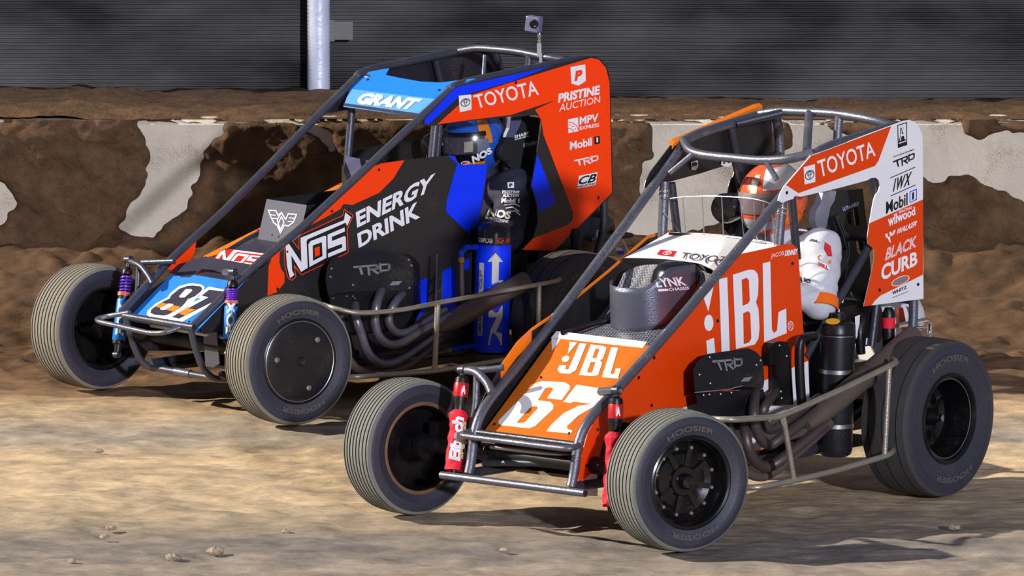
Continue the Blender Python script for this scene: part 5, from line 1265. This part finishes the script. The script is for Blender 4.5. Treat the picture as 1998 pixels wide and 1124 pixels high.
bolts_on(SSB, [(1167, 386), (1006, 161)], slB)
rsB = plate('sail_panel', [[mir(p) for p in s3B]], (0, -1, 0), .003, M('navy_panel_inside', (30, 30, 40), .4, var=.1, dust=.15), carB)
# --- engine, headers
EB = Bf.plane((.05, 1, .18), .395 + .18 * .50 - .03)
covB = [(635, 545), (638, 522), (645, 508), (656, 502), (680, 500), (784, 495), (798, 503), (806, 517), (807, 556), (799, 566), (680, 570), (640, 575)]
cvB = plate('engine_cover', [px_loop(EB, covB, 0)], (.80, .62, .15), .12, MATS['engine_cover_black'], carB)
glyphs('logo', TRD, [(690, 519), (761, 513), (761, 532), (694, 538)], EB, GREYP, cvB)
decal('sticker', [[(766, 549), (785, 548), (778, 556), (760, 557)]], EB, GREYP, cvB)
bolts_on(EB, [(647, 524), (645, 540), (798, 507), (803, 518), (689, 556), (799, 562)], cvB, .005, ALU)
hB_ = plate('cylinder_head', [px_loop(EB, [(641, 575), (806, 561), (808, 605), (790, 640), (690, 650), (652, 640)], -.012)], (.80, .62, .15), .12, BLACKM, carB)
bolts_on(SBo(.115), [(650, 582), (676, 578), (688, 578), (692, 582)], hB_, .004, ALU)
MB().box((-.72, 0, .38), (.70, .48, .40)).build('engine_block', BLACKM, carB)
HB = lambda u, v, y: Bf.Y(u, v, y)
tube('header_pipe', [HB(692, 590, .37), HB(695, 620, .46), HB(705, 652, .47), HB(714, 680, .47), HB(729, 701, .47), HB(752, 710, .47), HB(782, 701, .47), HB(822, 674, .46), HB(870, 640, .50), HB(905, 615, .52)], .0185, HEADERB, carB, curve=True, sides=14)
tube('header_pipe', [HB(746, 560, .37), HB(736, 590, .46), HB(732, 615, .47), HB(733, 636, .47), HB(741, 658, .47), HB(760, 672, .47), HB(786, 668, .47), HB(822, 646, .48), HB(880, 616, .51)], .0185, HEADERB, carB, curve=True, sides=14)
tube('header_pipe', [HB(789, 568, .37), HB(770, 592, .45), HB(759, 618, .45), HB(764, 640, .45), HB(782, 650, .45), HB(812, 640, .45), HB(870, 606, .44)], .0175, HEADERB, carB, curve=True, sides=14)
tube('header_pipe', [HB(662, 604, .36), HB(668, 650, .43), HB(680, 700, .44), HB(715, 726, .44), HB(790, 715, .44), HB(860, 660, .43)], .0175, HEADERD, carB, curve=True, sides=14)
exb = MB(); p0, p1, p2 = HB(850, 645, .50), HB(950, 588, .53), HB(1025, 548, .53)
exb.add(sweep([p0, p0 * .75 + p1 * .25, p0 * .5 + p1 * .5, p1, p2], [.018, .036, .042, .040, .040], 20)); exb.build('exhaust_collector', HEADERD, carB, smooth=True)
# ladder-like bracket and hoses
lad = MB().tube([Bf.Y(852, 496, .40), Bf.Y(850, 592, .42)], .005, 0, 8).tube([Bf.Y(862, 530, .40), Bf.Y(861, 592, .42)], .004, 0, 8)
for v in (545, 568): lad.tube([Bf.Y(851, v + 5, .41), Bf.Y(861, v - 6, .41)], .0035, 0, 6)
lad.build('header_brace', STEELD, carB, smooth=True)
hz = MB().tube([Bf.Y(930, 482, .40), Bf.Y(910, 483, .42), Bf.Y(900, 492, .42), Bf.Y(900, 502, .42)], .012, .03); ho = hz.build('oil_hose', BLUEAN, carB, smooth=True)
MB().lathe(Bf.Y(900, 502, .42), (0, 0, -1), [(0, .013), (.02, .013)], 8).build('hose_fitting', BRASS, ho)
tube('oil_line', [Bf.Y(900, 506, .42), Bf.Y(902, 590, .42)], .011, HEADERD, carB)
hz = MB().tube([Bf.Y(876, 684, .43), Bf.Y(912, 676, .41), Bf.Y(935, 674, .40)], .010, .02); ho = hz.build('oil_hose', BLUEAN, carB, smooth=True)
MB().lathe(Bf.Y(872, 685, .43), unit(Bf.Y(912, 676, .41) - Bf.Y(872, 685, .43)), [(0, .012), (.02, .012)], 8).build('hose_fitting', BRASS, ho)
tube('oil_line', [Bf.Y(790, 702, .44), Bf.Y(830, 696, .44), Bf.Y(872, 685, .43)], .012, HEADER, carB)
# oil tank with lettering
t0, t1 = Bf.Y(964, 432, .40), Bf.Y(958, 690, .40); tx = unit(t1 - t0); Ln = np.linalg.norm(t1 - t0)
tkB = MB().lathe(t0, tx, [(0, .030), (.006, .050), (.02, .066), (.04, .0715), (.10, .0715), (Ln - .02, .0715), (Ln, .06)], 36).build('oil_tank', BLACKG, carB, smooth=True)
MB().lathe(t0, tx, [(.092, .0716), (.093, .0728), (Ln - .012, .0728), (Ln - .011, .0716)], 36).build('tank_wrap', BLUE, tkB, smooth=True)
ilB = np.array([-Bf.f[0], -Bf.l[0], 0]); fac = Bf.c0 - t0
def on_tank(loops, s0, s1, a0, a1, mat, name, lift=.0015):
    """flat shapes (0..1 along the tank upwards, 0..1 to image left) wrapped on the tank"""
    ax = -tx; d = unit(fac - ax * (fac @ ax)); e = np.cross(ax, d)
    if e @ ilB < 0: e = -e
    vs, fs = [], []
    for lp in loops:
        rings = lp if isinstance(lp, tuple) else (lp,)
        tr = tessellate_polygon([[Vector((float(a), float(b), 0)) for a, b in r] for r in rings])
        k = len(vs)
        for r in rings:
            for a, b in r:
                t = s0 + (s1 - s0) * a; ph = a0 + (a1 - a0) * b
                vs.append(t1 + ax * t + (.0728 + lift) * (math.cos(ph) * d + math.sin(ph) * e))
        fs += [tuple(i + k for i in q) for q in tr]
    return link_mesh(name, vs, fs, mat, tkB, recalc=False)
PALE = M('pale_silver_print', (196, 190, 180), .45, var=.04)
nosT = [[(.0, .0), (.0, .95), (.16, .8), (.30, .42), (.30, .95), (.42, .95), (.42, .0), (.30, .0), (.14, .45), (.12, .0)],
        ([(.46, .0), (.46, .95), (.62, .95), (.62, .0)], [(.50, .25), (.50, .7), (.58, .7), (.58, .25)]),
        [(.66, .0), (.66, .8), (.90, .8), (.90, 1.12), (1.0, .60), (.90, .05), (.90, .35), (.70, .35), (.70, .0)]]
big = [[(a, b) for a, b in r] if not isinstance(r, tuple) else tuple([(a, b) for a, b in q] for q in r) for r in nosT]
def fat(lp, k):
    c = np.mean(np.array(lp), 0); return [tuple(c + (np.array(p) - c) * k) for p in lp]
on_tank([fat(r[0] if isinstance(r, tuple) else r, 1.08) for r in big], .045, .425, -.62, .22, BLACKP, 'logo_border', .0012)
on_tank(big, .045, .425, -.62, .22, PALE, 'logo', .0022)
on_tank([[(0, 0), (0, 1), (1, 1), (1, 0)]], .08, .17, .52, .86, PALE, 'label'); on_tank([[(0, 0), (0, 1), (1, 1), (1, 0)]], .24, .38, .52, .86, PALE, 'label')
cyl_text('lettering', 'CMPLX6', t1, -tx, .0728, fac, ilB, .087, .163, .20, BLACKP, tkB, .03) if False else None
def tank_text(s, s0, s1, a0, a1, mat, rot=True):
    v, f = text_mesh(s, .03); ax = -tx; d = unit(fac - ax * (fac @ ax)); e = np.cross(ax, d)
    if e @ ilB < 0: e = -e
    vs = []
    for a, b in v:
        t, ph = (s0 + (s1 - s0) * a, a0 + (a1 - a0) * b) if rot else (s0 + (s1 - s0) * b, a1 + (a0 - a1) * a)
        vs.append(t1 + ax * t + (.0728 + .0032) * (math.cos(ph) * d + math.sin(ph) * e))
    link_mesh('lettering', vs, f, mat, tkB, recalc=False)
tank_text('CMPLX6', .087, .163, .60, .78, BLACKP); tank_text('GF', .27, .35, .58, .80, GREYP)
tank_text('CMPLX6', Ln - .082, Ln - .062, .05, .95, WHITEP, False); tank_text('HIGH AMP', Ln - .084, Ln - .060, -1.1, -.1, M('salmon_print', (200, 80, 60), .5), False)
# nerf bar
nf = MB().tube([Bf.Y(600, 585, .40), Bf.Y(648, 600, .62), Bf.Y(690, 611, .68), Bf.Y(735, 610, .69), Bf.Y(790, 604, .69), Bf.Y(850, 592, .69), Bf.Y(1080, 550, .69), Bf.Y(1094, 546, .66), Bf.Y(1088, 542, .60)], .0095, .05)
nbB = nf.build('nerf_bar', NERF, carB, smooth=True)
tube('nerf_post', [Bf.Y(854, 594, .69), Bf.Y(848, 722, .69)], .0115, NERF, nbB)
tube('nerf_post', [Bf.Y(1052, 556, .69), Bf.Y(1049, 690, .69)], .0105, NERF, nbB)
tube('nerf_lower_rail', [Bf.Y(640, 730, .45), Bf.Y(690, 736, .66), Bf.Y(848, 724, .69), Bf.Y(1050, 692, .69), Bf.Y(1070, 680, .60)], .0105, NERF, nbB, fr=.04)
tube('nerf_bar', [(-.42, -.34, .40), (-.46, -.52, .40), (-1.3, -.53, .42), (-1.38, -.33, .42)], .0105, NERF, carB)
MB().box((-.95, 0, .135), (1.5, .58, .012)).build('floor_pan', MATS['pale_floor_pan'], carB)
MB().box((-1.62, 0, .33), (.26, .30, .26)).lathe((-1.6, -.55, .29), (0, 1, 0), [(0, .035), (1.05, .035)], 16).build('rear_axle', BLACKM, carB, smooth=False)
# tail tank and rear bar
tt = MB(); rows = []
for x_, w_, zl, zh in ((-1.72, .20, .40, .66), (-1.90, .22, .40, .70), (-2.06, .18, .44, .68), (-2.20, .07, .50, .62)):
    rows.append([V3((x_, w_ * math.cos(a), (zl + zh) / 2 + (zh - zl) / 2 * math.sin(a))) for a in [2 * math.pi * k / 20 for k in range(20)]])
tt.add(([p for r_ in rows for p in r_], [(i * 20 + k, i * 20 + (k + 1) % 20, (i + 1) * 20 + (k + 1) % 20, (i + 1) * 20 + k) for i in range(3) for k in range(20)] + [tuple(range(20)), tuple(range(60, 80))]))
tlB = tt.build('tail_tank', BLACKW, carB, smooth=True)
TPB = YB(.235)
decal('tail_stripe', stroke([(1166, 450), (1164, 466), (1172, 474)], 2.6) + stroke([(1166, 450), (1178, 449)], 2.6) + stroke([(1199, 455), (1212, 461), (1227, 494)], 2.6), TPB, WHITEP, tlB, .004)
decal('tail_stripe', stroke([(1163, 449), (1161, 464), (1166, 474)], 2.4) + stroke([(1200, 456), (1211, 459)], 2.0) + [[(1203, 490), (1216, 489), (1217, 496), (1206, 496)]], TPB, BLUE, tlB, .003)
decal('tail_badge', [[(1200, 482), (1214, 484), (1215, 489), (1203, 489)]], TPB, WHITEP, tlB, .004)
tube('rear_bumper', [(-1.92, .24, .545), (-2.16, .24, .545), (-2.16, -.24, .545), (-1.92, -.24, .545)], .0095, STEELB, carB, fr=.03)
MB().lathe(Bf.Y(1124, 447, .37), (0, 0, -1), [(0, .015), (.015, .022), (.09, .024), (.10, .014), (.30, .012)], 16).build('rear_shock', BLACKM, carB, smooth=True)
# --- front suspension
shock_spring(carB, Bf, Bf.X(251, 507, 0), Bf.X(228, 692, .10), 'FOX')
shock_spring(carB, Bf, Bf.X(455, 531, 0), Bf.X(446, 690, .05), 'FOX')
tube('shock_mount', [Bf.X(252, 509, 0), Bf.X(274, 519, .01), Bf.X(289, 537, .015), Bf.X(298, 553, .02)], .0135, STEELB, carB, curve=True)
tube('shock_mount', [Bf.X(278, 512, -.01), Bf.X(340, 510, -.05)], .0120, STEELB, carB)
tube('shock_mount', [Bf.X(270, 522, 0), Bf.X(268, 580, .02)], .0110, STEELB, carB)
tube('shock_mount', [Bf.X(457, 529, 0), Bf.X(438, 531, -.04)], .0135, STEEL, carB)
MB().lathe((0, -.60, .265), (0, 1, 0), [(0, .031), (1.20, .031)], 20).build('front_axle', MATS['axle_black'], carB, smooth=True)
for s in (1, -1):
    MB().lathe((0, .555 * s, .258), (0, s, 0), [(0, .05), (.03, .052), (.05, .03)], 18).box((-.03, .52 * s, .30), (.06, .05, .11)).build('spindle', BLACKM, carB, smooth=False)
    tube('radius_rod', [(-.02, .44 * s, .32), (-.60, .34 * s, .33)], .011, BLACKM, carB)
    tube('radius_rod', [(.0, .44 * s, .20), (-.60, .34 * s, .20)], .011, BLACKM, carB)
tube('drag_link', [(.06, -.17, .318), (.03, .10, .312), (-.04, .50, .29)], .012, ALU, carB)
plate('axle_bracket', [[(.03, .13, .34), (.03, .22, .33), (.03, .24, .20), (.03, .15, .16)]], (1, 0, 0), .006, STEEL, carB)
MB().box((-.12, 0, .30), (.02, .42, .16)).build('radiator_panel', BLACKM, carB)
# --- cockpit
steering_and_seat(carB, -1.13, .70, (-1.50, 0, .98))
hsB = [(997, 228), (1020, 226), (1014, 246), (1003, 268), (986, 268), (994, 250)]
sbB = [(1020, 226), (1055, 230), (1046, 300), (1036, 362), (1047, 405), (1049, 434), (1038, 466), (1016, 488), (1005, 480), (1020, 440), (1024, 400), (1012, 340), (990, 322), (980, 300), (984, 272), (1003, 268)]
hbp = plate('seat_back_panel', [px_loop(YB(.16), sbB, 0)], (0, 1, 0), .03, BLACKF, carB)
plate('head_surround', [px_loop(YB(.17), hsB, 0)], (0, 1, 0), .02, MATS['slate_plate'], carB)
text('lettering', 'SHARP', [(1004, 264), (1032, 256), (1032, 263), (1004, 270)], YB(.165), WHITEP, hbp, .03)
text('lettering', 'ADVERTISING', [(1004, 271), (1032, 264), (1032, 267), (1004, 274)], YB(.165), WHITEP, hbp, .02)
text('lettering', 'ULTRA-SHIELD', [(1021, 280), (1047, 274), (1047, 281), (1021, 288)], YB(.165), M('pale_blue_print', (150, 170, 220), .5), hbp, .03)
MB().lathe(Bf.Y(983, 296, .15), (0, 1, 0), [(0, .042), (.02, .042), (.03, .034), (.03, 0)], 20, caps=False).build('head_pad', BLACKF, carB, smooth=True)
# mirror pod on the right of the helmet
MB().lathe(Bf.Y(838, 283, -.16), unit((.9, .1, 0)), [(-.10, .02), (-.08, .042), (.0, .046), (.015, .038), (.02, 0)], 18, caps=False).build('head_pad', BLACKG, carB, smooth=True)
MB().lathe(A.X(1413, 407, -1.20), unit((.9, .1, 0)), [(-.10, .02), (-.08, .052), (.0, .058), (.015, .05), (.02, 0)], 18, caps=False).build('head_pad', BLACKG, carA, smooth=True)

# ================================================================== DRIVERS
pA = person_body('person', A, tuple(A.o), A.rot, (-1.33, 0, .42), (-1.40, 0, .80), (-1.375, 0, .985), (-1.385, .205, .925), (-1.285, .285, .735), (-1.07, .14, .83), (-.90, .14, .52), (-.55, .10, .32), SUITW,
                 'driver in a white suit and orange helmet seated in the near orange car')
hc = V3((-1.352, 0, 1.105))
yawA = -.10
h, P, patch = helmet(pA, hc, yawA, HELM_O, VISORP, None, 1.0, .12)
HW = M('helmet_white', (222, 222, 224), .25, var=.05, coat=.5)
def hp(name, t0, t1, p0, p1, k, mat, par, fn): MB().add(fn(t0, t1, p0, p1, k, 16, 8)).build(name, mat, par, smooth=True)
hp('white_band', .55, 2.6, .42, 1.15, 1.006, HW, h, patch)
hp('white_band', .10, .35, .35, .9, 1.006, M('pale_gold_band', (226, 214, 180), .3), h, patch)
hp('grey_band', -1.3, 1.5, .22, .34, 1.040, M('mid_grey_trim', (120, 118, 120), .4), h, patch)
hp('chin_bar', -1.1, 1.1, -.75, -.34, 1.008, M('helmet_silver', (196, 194, 204), .3, metal=.2), h, patch)
hp('orange_stripe', -1.1, 1.2, -.34, -.24, 1.010, HELM_O, h, patch)
hp('neck_skirt', .9, 2.4, -.62, -.40, 1.012, M('bright_orange_band', (240, 110, 20), .35), h, patch)
def torus_part(name, p, q, r, w, mat, par):
    p, q = V3(p), V3(q); MB().lathe(p, unit(q - p), [(0, r), (.002, r + .004), (w, r + .004), (w + .002, r)], 22, caps=False).build(name, mat, par, smooth=True)
e_, s_ = V3((-1.285, .285, .735)), V3((-1.385, .205, .925))
AF = lambda d: (lambda u, v, off=0.0: A.Y(u, v, .362 + d + off * 0))
body = [c for c in pA.children if c.name.startswith('body')][0]
torus_part('orange_cuff', e_ + (s_ - e_) * -.12, s_, .064, .045, M('bright_orange_band', (240, 110, 20), .7), body)
# far driver
pB = person_body('person', Bf, tuple(Bf.o), Bf.rot, (-1.47, 0, .32), (-1.55, 0, .66), (-1.52, 0, .845), (-1.53, .205, .795), (-1.44, .285, .60), (-1.17, .14, .72), (-1.02, .14, .44), (-.62, .10, .28), SUITN,
                 'driver in a navy suit and dark blue helmet seated in the far car')
h2, P2, patch2 = helmet(pB, (-1.495, 0, .970), .05, HELM_D, VISOR, None, 1.0, .10)
GREYV = M('grey_trim', (96, 104, 120), .35)
ORB = M('amber_band', (214, 122, 24), .3, coat=.4)
hp('amber_band', 1.08, 1.5, .05, 1.2, 1.010, ORB, h2, patch2)
hp('amber_band', .55, 1.25, -.62, -.50, 1.010, ORB, h2, patch2)
hp('black_brow', -1.3, 1.3, .28, .42, 1.045, BLACKG, h2, patch2)
hp('dark_chin', -1.3, 1.2, -.80, -.20, 1.006, BLACKG, h2, patch2)
hp('grey_hinge', .98, 1.35, -.18, .20, 1.042, GREYV, h2, patch2)
hp('painted_reflection_patch', .58, .85, -.14, .16, 1.040, M('painted_visor_reflection', (150, 142, 124), .35), h2, patch2)  # reflection on the visor, painted as a pale patch
bodyB = [c for c in pB.children if c.name.startswith('body')][0]
# print on suits and helmet, wrapped by dropping each point on the surface it lies on
def wrap_surf(F, obj, base):
    """surface lookup: pixel ray against one mesh (in the car's own frame)"""
    from mathutils.bvhtree import BVHTree
    bv = BVHTree.FromObject(obj, bpy.context.evaluated_depsgraph_get())
    def f(u, v, off=0.0):
        r_ = ray(u, v); d = Vector((float(r_ @ F.f), float(r_ @ F.l), float(r_[2]))).normalized()
        hit = bv.ray_cast(Vector(tuple(F.c0)), d)
        if hit[0] is None:
            nr = bv.find_nearest(Vector(tuple(base(u, v, 0.0))))
            return np.array(nr[0] - d * (.003 + off))
        return np.array(hit[0] - d * (.003 + off))
    return f
bpy.context.view_layer.update()
WS = wrap_surf(A, sc, YP(.10))
text('lettering', 'LYNK', [(1275, 544), (1333, 540), (1341, 557), (1282, 561)], WS, WHITEP, sc, .03, 0, .0)
decal('lettering_bar', [[(1283, 564), (1303, 563.5), (1304, 567.5), (1285, 569)]], WS, WHITEP, sc, .0)
text('lettering', 'CHASSIS', [(1304, 562), (1344, 559), (1345, 565), (1305, 568)], WS, WHITEP, sc, .02, 0, .0)
WB = wrap_surf(Bf, bodyB, YB(.34)); WH2 = wrap_surf(Bf, h2, YB(.12)); WA = wrap_surf(A, body, YP(.34)); WH1 = wrap_surf(A, h, YP(.10))
text('lettering', 'NOS', [(955, 405), (998, 413), (995, 428), (949, 421)], WB, WHITEP, bodyB, .05)
text('lettering', 'ENERGY DRINK', [(948, 422), (993, 430), (992, 435), (947, 427)], WB, WHITEP, bodyB, .03)
text('lettering', 'PRISTINE', [(980, 371), (1014, 372), (1013, 377), (980, 378)], WB, WHITEP, bodyB, .04)
text('lettering', 'AUCTION', [(981, 378), (1013, 378), (1012, 384), (981, 385)], WB, WHITEP, bodyB, .02)
text('lettering', 'Mobil 1', [(979, 386), (1014, 388), (1013, 396), (978, 396)], WB, WHITEP, bodyB, .04)
decal('badge', [[(990, 356), (1003, 355), (1003, 367), (991, 367)]], WB, WHITEP, bodyB)
text('lettering', 'P', [(994, 358), (1000, 357.5), (1000, 365), (994, 365)], WB, BLACKP, bodyB, .05, 0, .003)
decal('cuff_print', stroke([(984, 400), (1004, 398), (1013, 402)], 2.4) + stroke([(988, 406), (1000, 404), (1012, 412)], 2.4) + stroke([(996, 412), (1006, 412), (1014, 419)], 2.2), WB, WHITEP, bodyB)
text('lettering', 'NOS', [(920, 305), (957, 287), (961, 298), (923, 321)], WH2, WHITEP, h2, .05, 0, .012)
decal('badge', [ell(908, 318, 9, 3.8, 18, -.1)], WH2, WHITEP, h2, .010)
text('lettering', 'BELL', [(902, 316.5), (914, 315), (914, 319.5), (902, 321)], WH2, REDP, h2, .05, 0, .013)
text('lettering', 'BELL', [(1492, 429), (1511, 426), (1511, 431), (1492, 434)], WH1, REDP, h, .05, 0, .010)
text('lettering', 'JBL', [(1467, 349), (1480, 352), (1478, 361), (1465, 358)], WH1, WHITEP, h, .03, 0, .010)
decal('badge', [[(1610, 472), (1621, 480), (1624, 500), (1616, 500), (1608, 486)]], WA, REDP, body)
decal('badge', [[(1595, 500), (1600, 497), (1622, 508), (1621, 515), (1597, 507)]], WA, M('bright_orange_print', (226, 120, 30), .6), body)
decal('badge', [ell(1607, 519, 13, 5.5, 18, .42)], WA, WHITEP, body, .003)
text('lettering', 'BELL', [(1597, 511), (1617, 520), (1616, 527), (1597, 518)], WA, REDP, body, .06, 0, .005)
text('lettering', 'JBL', [(1580, 465), (1598, 469), (1596, 474), (1578, 470)], WA, BLACKP, body, .04, .1)
text('lettering', 'TRD', [(1562, 540), (1582, 545), (1580, 553), (1561, 548)], WA, BLACKP, body, .04)

# ================================================================== ACTION CAMERA on the far car's roof bar
rb_ = Bf.X(1052, 112, -1.68); cx = Bf.o + rb_[0] * Bf.f + rb_[1] * Bf.l + np.array([0, 0, 1.335])
ac = tag(empty('action_camera', tuple(cx)), 'small silver action camera clamped on top of the far car roof bar', 'camera')
CAMG = M('silver_camera_case', (120, 120, 150), .35, metal=.3, var=.1)
q = Matrix.Rotation(math.radians(-25), 3, 'Z') @ Matrix.Rotation(math.radians(6), 3, 'Y')
cb = MB().box((-.022, -.015, .127), (.062, .045, .066), rot=q).build('case', CAMG, ac)
bv_ = cb.modifiers.new('round', 'BEVEL'); bv_.width = .006; bv_.segments = 2
lensd = np.array(q @ Vector((0, -1, 0)))
MB().lathe(V3((-.022, -.015, .127)) + np.array(q @ Vector((.012, -.022, .004))), lensd, [(0, .019), (.008, .018), (.010, .013), (.006, .010), (.006, 0)], 20, caps=False).build('lens', BLACKG, ac, smooth=True)
MB().lathe((.0, -.01, .088), (0, 0, -1), [(-.008, .006), (0, .009), (.010, .010), (.020, .007), (.034, .008), (.045, .006)], 14).build('ball_joint', CHROME, ac, smooth=True)
MB().box((.0, -.022, .02), (.018, .010, .055)).box((.006, -.020, -.02), (.012, .010, .05)).build('clamp', ALU, ac)
